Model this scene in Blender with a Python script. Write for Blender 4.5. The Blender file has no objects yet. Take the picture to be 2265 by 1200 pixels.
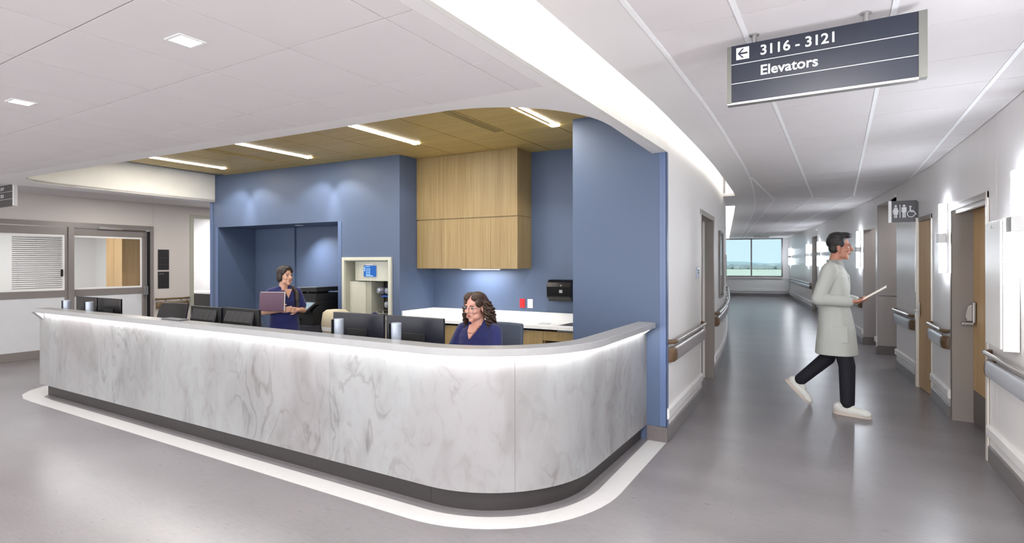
import bpy, bmesh, math, random
from mathutils import Vector, Matrix
from mathutils.geometry import tessellate_polygon
random.seed(7)
sc = bpy.context.scene
C = sc.collection
PI = math.pi
R_ = math.radians

# ------------------------------------------------------------------ camera
EYE = 1.55
YAW = math.atan(724.5 / 1218.0)
cam_d = bpy.data.cameras.new('camera')
cam = bpy.data.objects.new('camera', cam_d); C.objects.link(cam)
cam_d.sensor_fit = 'HORIZONTAL'; cam_d.sensor_width = 36.0
cam_d.lens = 1218.0 / 2265.0 * 36.0
cam_d.shift_y = -19.5 / 2265.0
cam_d.clip_start = 0.05; cam_d.clip_end = 9000
cam.matrix_world = (Matrix.Translation((0, 0, EYE)) @ Matrix.Rotation(YAW, 4, 'Z')
                    @ Matrix.Rotation(PI / 2, 4, 'X') @ Matrix.Rotation(-math.atan(.0016), 4, 'Z'))
sc.camera = cam

# ------------------------------------------------------------------ sky and exposure
world = bpy.data.worlds.new('sky'); sc.world = world; world.use_nodes = True
wn = world.node_tree.nodes; wl = world.node_tree.links
for n in list(wn): wn.remove(n)
w_out = wn.new('ShaderNodeOutputWorld'); w_bg = wn.new('ShaderNodeBackground')
w_bg.inputs['Color'].default_value = (.95, .97, 1.0, 1); w_bg.inputs['Strength'].default_value = 2.2
wl.new(w_bg.outputs[0], w_out.inputs[0])
sc.view_settings.view_transform = 'Standard'; sc.view_settings.look = 'None'
sc.view_settings.exposure = 0.9; sc.view_settings.gamma = 1.0
sc.view_settings.use_curve_mapping = False
sc.cycles.max_bounces = 10; sc.cycles.diffuse_bounces = 6; sc.cycles.glossy_bounces = 4
sc.cycles.transparent_max_bounces = 12; sc.cycles.sample_clamp_indirect = 6.0
sc.cycles.caustics_reflective = False; sc.cycles.caustics_refractive = False

# ------------------------------------------------------------------ materials
def srgb(r, g, b):
    f = lambda c: (c / 255 / 12.92) if c / 255 <= .04045 else ((c / 255 + .055) / 1.055) ** 2.4
    return (f(r), f(g), f(b), 1)
M = {}
def mat(name, col, rough=.5, metal=0., spec=.5, noise=None, bump=None, coat=0., emit=None, estr=0., sheen=0.):
    """procedural material: base colour varied by a stretched noise (scale xyz, amount), fine noise bump (scale, strength)"""
    m = bpy.data.materials.new(name); m.use_nodes = True
    nt = m.node_tree; b = nt.nodes['Principled BSDF']
    b.inputs['Base Color'].default_value = col; b.inputs['Roughness'].default_value = rough
    b.inputs['Metallic'].default_value = metal; b.inputs['Specular IOR Level'].default_value = spec
    b.inputs['Coat Weight'].default_value = coat; b.inputs['Coat Roughness'].default_value = .15
    b.inputs['Sheen Weight'].default_value = sheen
    if emit: b.inputs['Emission Color'].default_value = emit; b.inputs['Emission Strength'].default_value = estr
    tc = nt.nodes.new('ShaderNodeTexCoord')
    amt = .05; scl = (6, 6, 6); col2 = None
    if noise: scl, amt = noise[0], noise[1]; col2 = noise[2] if len(noise) > 2 else None
    mp = nt.nodes.new('ShaderNodeMapping'); mp.inputs['Scale'].default_value = scl
    nz = nt.nodes.new('ShaderNodeTexNoise'); nz.inputs['Scale'].default_value = 1; nz.inputs['Detail'].default_value = 6
    nt.links.new(tc.outputs['Object'], mp.inputs[0]); nt.links.new(mp.outputs[0], nz.inputs['Vector'])
    mr = nt.nodes.new('ShaderNodeMapRange'); mr.inputs[1].default_value = .3; mr.inputs[2].default_value = .7
    nt.links.new(nz.outputs[0], mr.inputs[0])
    mx = nt.nodes.new('ShaderNodeMix'); mx.data_type = 'RGBA'
    c2 = col2 or tuple(max(0, c * (1 - amt)) for c in col[:3]) + (1,)
    mx.inputs[6].default_value = col; mx.inputs[7].default_value = c2
    nt.links.new(mr.outputs[0], mx.inputs[0]); nt.links.new(mx.outputs[2], b.inputs['Base Color'])
    if bump:
        n2 = nt.nodes.new('ShaderNodeTexNoise'); n2.inputs['Scale'].default_value = bump[0]; n2.inputs['Detail'].default_value = 4
        nt.links.new(tc.outputs['Object'], n2.inputs['Vector'])
        bp = nt.nodes.new('ShaderNodeBump'); bp.inputs['Strength'].default_value = bump[1]; bp.inputs['Distance'].default_value = .01
        nt.links.new(n2.outputs[0], bp.inputs['Height']); nt.links.new(bp.outputs[0], b.inputs['Normal'])
    M[name] = m
    return m

def wood(name, light, dark, axis='Z', freq=55., rough=.45):
    """straight-grained veneer, grain running along axis"""
    m = mat(name, light, rough)
    nt = m.node_tree; b = nt.nodes['Principled BSDF']
    tc = nt.nodes.new('ShaderNodeTexCoord'); mp = nt.nodes.new('ShaderNodeMapping')
    s = [freq, freq, freq]; s['XYZ'.index(axis)] = freq * .025
    mp.inputs['Scale'].default_value = s
    n1 = nt.nodes.new('ShaderNodeTexNoise'); n1.inputs['Scale'].default_value = 1; n1.inputs['Detail'].default_value = 5
    n1.inputs['Distortion'].default_value = .4
    mp2 = nt.nodes.new('ShaderNodeMapping'); mp2.inputs['Scale'].default_value = [k * .12 for k in s]
    n2 = nt.nodes.new('ShaderNodeTexNoise'); n2.inputs['Scale'].default_value = 1
    for q, n in ((mp, n1), (mp2, n2)):
        nt.links.new(tc.outputs['Object'], q.inputs[0]); nt.links.new(q.outputs[0], n.inputs['Vector'])
    ad = nt.nodes.new('ShaderNodeMath'); ad.operation = 'MULTIPLY_ADD'; ad.inputs[1].default_value = .6
    m5 = nt.nodes.new('ShaderNodeMath'); m5.operation = 'MULTIPLY'; m5.inputs[1].default_value = .4
    nt.links.new(n1.outputs[0], ad.inputs[0]); nt.links.new(n2.outputs[0], m5.inputs[0]); nt.links.new(m5.outputs[0], ad.inputs[2])
    mr = nt.nodes.new('ShaderNodeMapRange'); mr.inputs[1].default_value = .32; mr.inputs[2].default_value = .68
    nt.links.new(ad.outputs[0], mr.inputs[0])
    mx = nt.nodes.new('ShaderNodeMix'); mx.data_type = 'RGBA'; mx.inputs[6].default_value = dark; mx.inputs[7].default_value = light
    nt.links.new(mr.outputs[0], mx.inputs[0]); nt.links.new(mx.outputs[2], b.inputs['Base Color'])
    return m

def emitter(name, col, strength):
    m = bpy.data.materials.new(name); m.use_nodes = True; nt = m.node_tree
    for n in list(nt.nodes): nt.nodes.remove(n)
    o = nt.nodes.new('ShaderNodeOutputMaterial'); e = nt.nodes.new('ShaderNodeEmission')
    e.inputs[0].default_value = col; e.inputs[1].default_value = strength
    nt.links.new(e.outputs[0], o.inputs[0]); M[name] = m
    return m

def glass(name, tint, ior=1.35):
    m = bpy.data.materials.new(name); m.use_nodes = True; nt = m.node_tree
    for n in list(nt.nodes): nt.nodes.remove(n)
    o = nt.nodes.new('ShaderNodeOutputMaterial'); t = nt.nodes.new('ShaderNodeBsdfTransparent'); g = nt.nodes.new('ShaderNodeBsdfGlossy')
    t.inputs[0].default_value = tint; g.inputs[0].default_value = (1, 1, 1, 1); g.inputs['Roughness'].default_value = .03
    fr = nt.nodes.new('ShaderNodeFresnel'); fr.inputs[0].default_value = ior
    mx = nt.nodes.new('ShaderNodeMixShader')
    nt.links.new(fr.outputs[0], mx.inputs[0]); nt.links.new(t.outputs[0], mx.inputs[1]); nt.links.new(g.outputs[0], mx.inputs[2])
    nt.links.new(mx.outputs[0], o.inputs[0]); M[name] = m
    return m

mat('wall_paint', srgb(230, 228, 226), .55, noise=((.6, .6, .6), .03), bump=(220, .02))
mat('right_wall_paint', srgb(232, 229, 228), .32, noise=((5, 5, .5), .03), bump=(160, .02))
mat('left_wall_paint', srgb(203, 196, 190), .55, noise=((.6, .6, .6), .03), bump=(220, .02))
mat('blue_paint', srgb(82, 97, 124), .5, noise=((.8, .8, .8), .04), bump=(260, .02))
mat('corner_guard_blue', srgb(92, 110, 146), .35)
mat('tile_white', srgb(226, 221, 221), .75, noise=((3, 3, 3), .03), bump=(420, .06))
mat('ceiling_paint', srgb(234, 231, 230), .7, noise=((.7, .7, .7), .02))
mat('ceiling_back', srgb(96, 92, 92), .8)
mat('grid_bar', srgb(252, 252, 253), .6)
mat('cove_paint', srgb(236, 234, 228), .6)
mat('white_trim', srgb(232, 230, 228), .35)
mat('cream_jamb', srgb(214, 208, 198), .4)
mat('taupe', srgb(146, 138, 132), .4, noise=((2, 2, 2), .04))
mat('taupe_panel', srgb(158, 151, 147), .45, noise=((2, 2, 2), .04))
mat('dark_base', srgb(92, 86, 82), .4)
mat('base_metal', srgb(112, 106, 105), .3, metal=.0, noise=((30, 30, .5), .08))
mat('steel', srgb(205, 205, 208), .28, metal=1.)
mat('steel_satin', srgb(180, 178, 176), .38, metal=.85)
mat('aluminium', srgb(140, 133, 129), .4, metal=.25)
mat('toe_kick', srgb(50, 46, 45), .45, noise=((3, 3, 20), .12))
mat('counter_white', srgb(160, 160, 161), .3, noise=((14, 14, 14), .05))
mat('quartz', srgb(238, 238, 238), .25)
mat('black_plastic', srgb(16, 16, 19), .45, bump=(500, .03))
mat('black_gloss', srgb(16, 15, 18), .2)
mat('navy_gloss', srgb(16, 17, 30), .35)
mat('dark_grey_plastic', srgb(62, 62, 70), .45)
mat('mid_grey_plastic', srgb(92, 92, 100), .45)
mat('silver_plastic', srgb(170, 178, 192), .3, metal=.3)
mat('chair_fabric', srgb(72, 82, 100), .8, bump=(600, .1))
mat('chair_black', srgb(40, 38, 40), .6, bump=(600, .1))
mat('chair_base', srgb(34, 34, 36), .45)
mat('station_beige', srgb(198, 198, 184), .4)
mat('station_beige_dark', srgb(170, 170, 156), .45)
mat('station_dark', srgb(40, 40, 40), .7)
mat('bin_tan', srgb(196, 186, 160), .5)
mat('red_plastic', srgb(206, 28, 34), .35)
mat('white_plastic', srgb(240, 240, 240), .35)
mat('sign_navy', srgb(27, 33, 50), .4)
mat('sign_grey', srgb(62, 59, 61), .45)
mat('sign_black', srgb(46, 43, 44), .4)
mat('sign_edge', srgb(120, 120, 114), .4, metal=.3)
mat('letter_white', srgb(222, 222, 224), .5)
mat('letter_grey', srgb(150, 148, 148), .5)
mat('inlay_white', srgb(196, 194, 193), .35, noise=((20, 20, 20), .04))
mat('bumper_vinyl', srgb(150, 142, 140), .25, noise=((1, 1, 40), .06))
mat('bumper_sheen', srgb(182, 184, 190), .22, noise=((1, 1, 40), .05))  # same vinyl made paler: window sheen put into the colour
mat('rail_metal', srgb(176, 168, 162), .25, metal=.5)
mat('frost_panel', srgb(208, 209, 212), .35)
mat('blind_slat', srgb(150, 142, 133), .5)
mat('board_frame', srgb(120, 112, 110), .35, metal=.3)
mat('board_face', srgb(214, 218, 226), .12)
mat('leather_white', srgb(226, 226, 220), .5)
mat('sole_cream', srgb(214, 200, 188), .6)
mat('skin_a', srgb(214, 160, 142), .5, noise=((40, 40, 40), .06))
mat('skin_b', srgb(212, 164, 140), .5, noise=((40, 40, 40), .06))
mat('skin_c', srgb(186, 128, 106), .5, noise=((40, 40, 40), .06))
mat('lip', srgb(170, 92, 88), .45)
mat('eye_white', srgb(226, 222, 218), .2)
mat('eye_dark', srgb(30, 22, 18), .2)
mat('hair_brown', srgb(74, 52, 40), .42, noise=((60, 60, 8), .55), bump=(90, .6))
mat('hair_dark', srgb(46, 34, 30), .45, noise=((60, 60, 8), .4), bump=(90, .5))
mat('hair_black', srgb(34, 28, 28), .5, noise=((60, 60, 8), .4), bump=(90, .5))
mat('scrub_blue', srgb(26, 34, 98), .85, noise=((9, 9, 5), .35), bump=(16, .55), sheen=.2)
mat('coat_white', srgb(184, 186, 180), .8, noise=((4, 4, 3), .08), bump=(9, .5))
mat('shirt_grey', srgb(150, 152, 146), .8)
mat('trouser_dark', srgb(22, 22, 34), .8, noise=((8, 8, 5), .3), bump=(14, .5))
mat('folder_plum', srgb(92, 58, 82), .45)
mat('paper', srgb(236, 234, 224), .7)
mat('gold', srgb(200, 150, 80), .3, metal=1.)
mat('wire', srgb(190, 185, 190), .25, metal=.9)
mat('canister', srgb(120, 120, 136), .12, spec=.8, noise=((60, 60, 10), .5))
mat('canister_cap', srgb(36, 40, 100), .35)
mat('blue_plastic', srgb(40, 90, 190), .4)
mat('field', srgb(255, 250, 226), .9, noise=((.02, .012, .02), .2, srgb(246, 244, 214)))
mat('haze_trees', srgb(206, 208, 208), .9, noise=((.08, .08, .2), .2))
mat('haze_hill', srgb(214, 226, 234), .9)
wood('oak', srgb(168, 146, 103), srgb(138, 114, 72), 'Z', 60)
wood('oak_ceiling', srgb(212, 186, 118), srgb(188, 160, 94), 'X', 40)
wood('oak_door', srgb(200, 168, 122), srgb(172, 136, 90), 'Z', 45)
wood('walnut', srgb(112, 88, 64), srgb(78, 57, 40), 'Y', 70, .4)
wood('walnut_warm', srgb(108, 84, 46), srgb(80, 60, 32), 'Y', 70, .4)
emitter('light_white', (1, .97, .93, 1), 9.0)
emitter('light_warm', (1, .90, .70, 1), 14.0)
emitter('led_white', (1, .99, .975, 1), 23.0)
emitter('sconce_glow', (.85, .915, 1, 1), 55.0)
emitter('cove_glow', (1, .975, .94, 1), 6.0)
emitter('far_cove_glow', (.85, .92, 1, 1), 40.0)
emitter('sconce_soft', (.95, .97, 1, 1), 2.0)
emitter('screen_blue', (.04, .15, .50, 1), .6)
emitter('screen_key', (.35, .6, .95, 1), .6)
emitter('screen_grey', (.22, .28, .32, 1), 1.0)
glass('pane_clear', (.93, .95, .96, 1))
glass('pane_blue', (.405, .475, .50, 1), 1.06)

def floor_material():
    m = mat('vinyl_floor', srgb(140, 133, 133), .27, spec=.5)
    nt = m.node_tree; b = nt.nodes['Principled BSDF']
    tc = nt.nodes.new('ShaderNodeTexCoord')
    def nz(scale, rot, detail):
        mp = nt.nodes.new('ShaderNodeMapping'); mp.inputs['Scale'].default_value = scale; mp.inputs['Rotation'].default_value = (0, 0, rot)
        n = nt.nodes.new('ShaderNodeTexNoise'); n.inputs['Scale'].default_value = 1; n.inputs['Detail'].default_value = detail
        nt.links.new(tc.outputs['Object'], mp.inputs[0]); nt.links.new(mp.outputs[0], n.inputs['Vector']); return n
    a = nz((14, 90, 1), .15, 5); c = nz((1.2, 2.2, 1), .15, 3)
    ad = nt.nodes.new('ShaderNodeMath'); ad.operation = 'ADD'
    nt.links.new(a.outputs[0], ad.inputs[0]); nt.links.new(c.outputs[0], ad.inputs[1])
    mr = nt.nodes.new('ShaderNodeMapRange'); mr.inputs[1].default_value = .7; mr.inputs[2].default_value = 1.3
    nt.links.new(ad.outputs[0], mr.inputs[0])
    mx = nt.nodes.new('ShaderNodeMix'); mx.data_type = 'RGBA'
    mx.inputs[6].default_value = srgb(112, 108, 110); mx.inputs[7].default_value = srgb(130, 126, 128)
    nt.links.new(mr.outputs[0], mx.inputs[0])
    bk = nt.nodes.new('ShaderNodeTexBrick'); bk.inputs['Scale'].default_value = 1
    bk.inputs['Brick Width'].default_value = 1.2; bk.inputs['Row Height'].default_value = .3
    bk.inputs['Mortar Size'].default_value = .0016; bk.inputs['Mortar Smooth'].default_value = .5
    bk.inputs['Color1'].default_value = (1, 1, 1, 1); bk.inputs['Color2'].default_value = (.97, .97, .97, 1); bk.inputs['Mortar'].default_value = (.80, .80, .80, 1)
    nt.links.new(tc.outputs['Object'], bk.inputs['Vector'])
    mu = nt.nodes.new('ShaderNodeMix'); mu.data_type = 'RGBA'; mu.blend_type = 'MULTIPLY'; mu.inputs[0].default_value = 1
    nt.links.new(mx.outputs[2], mu.inputs[6]); nt.links.new(bk.outputs[0], mu.inputs[7])
    nt.links.new(mu.outputs[2], b.inputs['Base Color'])
    rr = nt.nodes.new('ShaderNodeMapRange'); rr.inputs[3].default_value = .24; rr.inputs[4].default_value = .36
    nt.links.new(a.outputs[0], rr.inputs[0]); nt.links.new(rr.outputs[0], b.inputs['Roughness'])
floor_material()

def marble_material():
    """pale solid surface with soft grey and pinkish drifts, stretched upright"""
    m = mat('swirl_stone', srgb(226, 224, 223), .38)
    nt = m.node_tree; b = nt.nodes['Principled BSDF']
    tc = nt.nodes.new('ShaderNodeTexCoord'); mp = nt.nodes.new('ShaderNodeMapping')
    mp.inputs['Scale'].default_value = (1.0, 1.0, .55)
    nt.links.new(tc.outputs['Object'], mp.inputs[0])
    def N(scale, dist, det=6, rough=.55):
        n = nt.nodes.new('ShaderNodeTexNoise'); n.inputs['Scale'].default_value = scale; n.inputs['Distortion'].default_value = dist
        n.inputs['Detail'].default_value = det; n.inputs['Roughness'].default_value = rough
        nt.links.new(mp.outputs[0], n.inputs['Vector']); return n
    def math_(op, a, v=None, v2=None):
        k = nt.nodes.new('ShaderNodeMath'); k.operation = op; nt.links.new(a, k.inputs[0])
        if v is not None:
            if hasattr(v, 'is_output'): nt.links.new(v, k.inputs[1])
            else: k.inputs[1].default_value = v
        return k.outputs[0]
    def rng_(a, f0, f1, t0, t1):
        k = nt.nodes.new('ShaderNodeMapRange'); k.interpolation_type = 'SMOOTHSTEP'
        for i_, v in zip((1, 2, 3, 4), (f0, f1, t0, t1)): k.inputs[i_].default_value = v
        nt.links.new(a, k.inputs[0]); return k.outputs[0]
    drift = N(2.2, 1.2, 4, .5); fine = N(7.0, 1.6, 5, .55); vein = N(2.6, 2.4, 3, .45); mask = N(1.7, .6, 3, .5); warm = N(1.1, .8, 3, .5)
    d1 = rng_(drift.outputs[0], .40, .64, 0, .55); d2 = rng_(fine.outputs[0], .48, .72, 0, .40)
    v1 = rng_(math_('ABSOLUTE', math_('SUBTRACT', vein.outputs[0], .5)), .0, .045, .75, 0)
    v2 = math_('MULTIPLY', v1, rng_(mask.outputs[0], .46, .62, 0, 1))
    amount = math_('ADD', math_('ADD', d1, d2), v2)
    mx1 = nt.nodes.new('ShaderNodeMix'); mx1.data_type = 'RGBA'; mx1.clamp_factor = True
    mx1.inputs[6].default_value = srgb(150, 151, 152); mx1.inputs[7].default_value = srgb(112, 109, 108)
    nt.links.new(math_('MULTIPLY', amount, .62), mx1.inputs[0])
    mx2 = nt.nodes.new('ShaderNodeMix'); mx2.data_type = 'RGBA'; mx2.blend_type = 'MULTIPLY'
    mx2.inputs[7].default_value = srgb(250, 245, 245); nt.links.new(rng_(warm.outputs[0], .45, .65, 0, 1), mx2.inputs[0])
    nt.links.new(mx1.outputs[2], mx2.inputs[6]); last = mx2
    nt.links.new(last.outputs[2], b.inputs['Base Color'])
marble_material()

# ------------------------------------------------------------------ mesh helpers
def path_frames(path):
    """right-hand normal (mitred) at every vertex of an open 2-D path"""
    out = []
    n = len(path)
    for i in range(n):
        ds = []
        if i > 0: ds.append((Vector(path[i][:2]) - Vector(path[i - 1][:2])).normalized())
        if i < n - 1: ds.append((Vector(path[i + 1][:2]) - Vector(path[i][:2])).normalized())
        d = sum(ds, Vector((0, 0))).normalized()
        nn = Vector((d.y, -d.x)); k = 1
        if len(ds) == 2: k = 1 / max(.5, nn.dot(Vector((ds[0].y, -ds[0].x))))
        out.append(nn * k)
    return out
def path_length(path): return sum((Vector(path[i + 1]) - Vector(path[i])).length for i in range(len(path) - 1))
def cut_path(path, s0, s1):
    out = []; s = 0
    for i in range(len(path) - 1):
        a, b = Vector(path[i]), Vector(path[i + 1]); L = (b - a).length
        if s + L > s0 and s < s1:
            ta, tb = max(0, (s0 - s) / L), min(1, (s1 - s) / L)
            if not out: out.append(tuple(a.lerp(b, ta)))
            out.append(tuple(a.lerp(b, tb)))
        s += L
    return out

class MB:
    def __init__(self): self.v = []; self.f = []
    def add(self, vs, fs):
        o = len(self.v); self.v += [tuple(p) for p in vs]; self.f += [tuple(i + o for i in q) for q in fs]; return self
    def box(self, x0, x1, y0, y1, z0, z1):
        return self.add([(x0, y0, z0), (x1, y0, z0), (x1, y1, z0), (x0, y1, z0), (x0, y0, z1), (x1, y0, z1), (x1, y1, z1), (x0, y1, z1)],
                        [(0, 3, 2, 1), (4, 5, 6, 7), (0, 1, 5, 4), (1, 2, 6, 5), (2, 3, 7, 6), (3, 0, 4, 7)])
    def sbox(self, x0, x1, f0, f1, z0, z1):
        """box whose front and back follow y = f(x)"""
        return self.add([(x0, f0(x0), z0), (x1, f0(x1), z0), (x1, f1(x1), z0), (x0, f1(x0), z0), (x0, f0(x0), z1), (x1, f0(x1), z1), (x1, f1(x1), z1), (x0, f1(x0), z1)],
                        [(0, 3, 2, 1), (4, 5, 6, 7), (0, 1, 5, 4), (1, 2, 6, 5), (2, 3, 7, 6), (3, 0, 4, 7)])
    def prism(self, poly, z0, z1):
        n = len(poly); tr = tessellate_polygon([[Vector((p[0], p[1], 0)) for p in poly]])
        vs = [(p[0], p[1], z0) for p in poly] + [(p[0], p[1], z1) for p in poly]
        fs = [tuple(t) for t in tr] + [tuple(i + n for i in t) for t in tr] + [(i, (i + 1) % n, (i + 1) % n + n, i + n) for i in range(n)]
        return self.add(vs, fs)
    def prism_y(self, poly, y0, y1):
        """polygon given as (x, z), extruded along y"""
        n = len(poly); tr = tessellate_polygon([[Vector((p[0], p[1], 0)) for p in poly]])
        vs = [(p[0], y0, p[1]) for p in poly] + [(p[0], y1, p[1]) for p in poly]
        fs = [tuple(t) for t in tr] + [tuple(i + n for i in t) for t in tr] + [(i, (i + 1) % n, (i + 1) % n + n, i + n) for i in range(n)]
        return self.add(vs, fs)
    def prism_x(self, poly, x0, x1):
        """polygon given as (y, z), extruded along x"""
        n = len(poly); tr = tessellate_polygon([[Vector((p[0], p[1], 0)) for p in poly]])
        vs = [(x0, p[0], p[1]) for p in poly] + [(x1, p[0], p[1]) for p in poly]
        fs = [tuple(t) for t in tr] + [tuple(i + n for i in t) for t in tr] + [(i, (i + 1) % n, (i + 1) % n + n, i + n) for i in range(n)]
        return self.add(vs, fs)
    def sweep(self, path, prof):
        """closed profile [(offset to the right of the path, z)] swept along a 2-D path, ends capped"""
        fr = path_frames(path); n = len(path); k = len(prof); vs = []
        for p, nn in zip(path, fr):
            for o, z in prof: vs.append((p[0] + nn.x * o, p[1] + nn.y * o, z))
        fs = []
        for i in range(n - 1):
            for j in range(k):
                a, b = i * k + j, i * k + (j + 1) % k
                fs.append((a, b, b + k, a + k))
        tr = tessellate_polygon([[Vector((o, z, 0)) for o, z in prof]])
        fs += [tuple(t) for t in tr] + [tuple(i + (n - 1) * k for i in t) for t in tr]
        return self.add(vs, fs)
    def tube(self, pts, r, n=10, caps=True):
        pts = [Vector(p) for p in pts]; m = len(pts)
        rs = r if isinstance(r, (list, tuple)) else [r] * m
        up = None; vs = []
        for i, p in enumerate(pts):
            d = (pts[min(i + 1, m - 1)] - pts[max(i - 1, 0)]).normalized()
            if up is None: up = d.orthogonal().normalized()
            up = (up - d * up.dot(d)); up = up.normalized() if up.length > 1e-6 else d.orthogonal().normalized()
            w = d.cross(up)
            for j in range(n):
                a = 2 * PI * j / n; vs.append(p + (up * math.cos(a) + w * math.sin(a)) * rs[i])
        fs = [(i * n + j, i * n + (j + 1) % n, (i + 1) * n + (j + 1) % n, (i + 1) * n + j) for i in range(m - 1) for j in range(n)]
        if caps: fs += [tuple(range(n))[::-1], tuple(range((m - 1) * n, m * n))]
        return self.add(vs, fs)
    def lathe(self, prof, c=(0, 0, 0), n=24, axis='z'):
        """profile [(radius, height)] turned about the axis"""
        vs = []; m = len(prof)
        for r, h in prof:
            for j in range(n):
                a = 2 * PI * j / n; x, y = r * math.cos(a), r * math.sin(a)
                q = (x, y, h) if axis == 'z' else ((x, h, y) if axis == 'y' else (h, x, y))
                vs.append((c[0] + q[0], c[1] + q[1], c[2] + q[2]))
        fs = [(i * n + j, i * n + (j + 1) % n, (i + 1) * n + (j + 1) % n, (i + 1) * n + j) for i in range(m - 1) for j in range(n)]
        fs += [tuple(range(n))[::-1], tuple(range((m - 1) * n, m * n))]
        return self.add(vs, fs)
    def ball(self, c, r, n=14, rot=None):
        rx, ry, rz = (r, r, r) if not isinstance(r, (list, tuple)) else r
        vs = []; k = n // 2 + 1
        for i in range(1, k):
            t = PI * i / k
            for j in range(n):
                a = 2 * PI * j / n
                vs.append(Vector((rx * math.sin(t) * math.cos(a), ry * math.sin(t) * math.sin(a), rz * math.cos(t))))
        vs += [Vector((0, 0, rz)), Vector((0, 0, -rz))]
        if rot is not None: vs = [rot @ p for p in vs]
        vs = [p + Vector(c) for p in vs]
        m = k - 1
        fs = [(i * n + j, i * n + (j + 1) % n, (i + 1) * n + (j + 1) % n, (i + 1) * n + j) for i in range(m - 1) for j in range(n)]
        fs += [(m * n, (j + 1) % n, j) for j in range(n)] + [(m * n + 1, (m - 1) * n + j, (m - 1) * n + (j + 1) % n) for j in range(n)]
        return self.add(vs, fs)
    def capsule(self, p0, r0, p1, r1, n=14):
        p0, p1 = Vector(p0), Vector(p1); d = p1 - p0; L = max(d.length, 1e-5); d /= L
        pts = []; rs = []
        for k in (-.98, -.8, -.45): pts.append(p0 + d * r0 * k); rs.append(r0 * math.sqrt(1 - k * k))
        pts.append(p0); rs.append(r0); pts.append(p1); rs.append(r1)
        for k in (.45, .8, .98): pts.append(p1 + d * r1 * k); rs.append(r1 * math.sqrt(1 - k * k))
        return self.tube(pts, rs, n)
    def loft(self, rings, n=24, power=2.3):
        """rings of (centre, half x, half y [, yaw]) stacked: rounded superellipse sections"""
        vs = []; m = len(rings)
        for rg in rings:
            c, a, b = Vector(rg[0]), rg[1], rg[2]; yaw = rg[3] if len(rg) > 3 else 0
            for j in range(n):
                t = 2 * PI * j / n; ct, st = math.cos(t), math.sin(t)
                x = a * math.copysign(abs(ct) ** (2 / power), ct); y = b * math.copysign(abs(st) ** (2 / power), st)
                vs.append((c.x + x * math.cos(yaw) - y * math.sin(yaw), c.y + x * math.sin(yaw) + y * math.cos(yaw), c.z))
        fs = [(i * n + j, i * n + (j + 1) % n, (i + 1) * n + (j + 1) % n, (i + 1) * n + j) for i in range(m - 1) for j in range(n)]
        fs += [tuple(range(n))[::-1], tuple(range((m - 1) * n, m * n))]
        return self.add(vs, fs)
    def moved(self, mtx):
        self.v = [tuple(mtx @ Vector(p)) for p in self.v]; return self
    def mesh(self, name):
        me = bpy.data.meshes.new(name); me.from_pydata(self.v, [], self.f)
        b = bmesh.new(); b.from_mesh(me); bmesh.ops.recalc_face_normals(b, faces=b.faces); b.to_mesh(me); b.free()
        return me
    def build(self, name, material, parent=None, smooth=None, bevel=0, seg=2, loc=None, rz=0):
        me = self.mesh(name); return put(name, me, material, parent, smooth, bevel, seg, loc, rz)

def put(name, me, material, parent=None, smooth=None, bevel=0, seg=2, loc=None, rz=0):
    if isinstance(material, str): material = M[material]
    if not me.materials: me.materials.append(material)
    if smooth:
        me.polygons.foreach_set('use_smooth', [True] * len(me.polygons)); me.set_sharp_from_angle(angle=R_(smooth))
    o = bpy.data.objects.new(name, me); C.objects.link(o)
    if bevel:
        bv = o.modifiers.new('edge', 'BEVEL'); bv.width = bevel; bv.segments = seg; bv.limit_method = 'ANGLE'; bv.angle_limit = R_(40)
        bv.use_clamp_overlap = True
    if loc is not None: o.location = loc
    if rz: o.rotation_euler.z = rz
    if parent: o.parent = parent
    return o
def empty(name, loc=(0, 0, 0), rz=0, parent=None):
    o = bpy.data.objects.new(name, None); C.objects.link(o); o.location = loc; o.rotation_euler.z = rz
    o.empty_display_size = .1
    if parent: o.parent = parent
    return o
def tag(o, label=None, cat=None, group=None, kind=None):
    if label: o['label'] = label
    if cat: o['category'] = cat
    if group: o['group'] = group
    if kind: o['kind'] = kind
    return o
def struct(o, label=None):
    o['kind'] = 'structure'
    if label: o['label'] = label
    return o
def copy_tree(o, parent=None):
    c = o.copy(); C.objects.link(c); c.parent = parent
    for ch in o.children: copy_tree(ch, c)
    return c
def area(parent, loc, size, energy, col=(1, .97, .93), rot=(0, 0, 0), size_y=None, name='lamp_light', spread=PI):
    l = bpy.data.lights.new(name, 'AREA'); l.energy = energy; l.color = col; l.size = size; l.spread = spread
    if size_y: l.shape = 'RECTANGLE'; l.size_y = size_y
    o = bpy.data.objects.new(name, l); C.objects.link(o); o.location = loc; o.rotation_euler = rot
    if parent: o.parent = parent
    return o
def spot(parent, loc, rot, energy, angle, blend=.5, col=(1, .97, .93), radius=.02, name='lamp_light'):
    l = bpy.data.lights.new(name, 'SPOT'); l.energy = energy; l.color = col; l.spot_size = R_(angle); l.spot_blend = blend; l.shadow_soft_size = radius
    o = bpy.data.objects.new(name, l); C.objects.link(o); o.location = loc; o.rotation_euler = rot
    if parent: o.parent = parent
    return o
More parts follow.
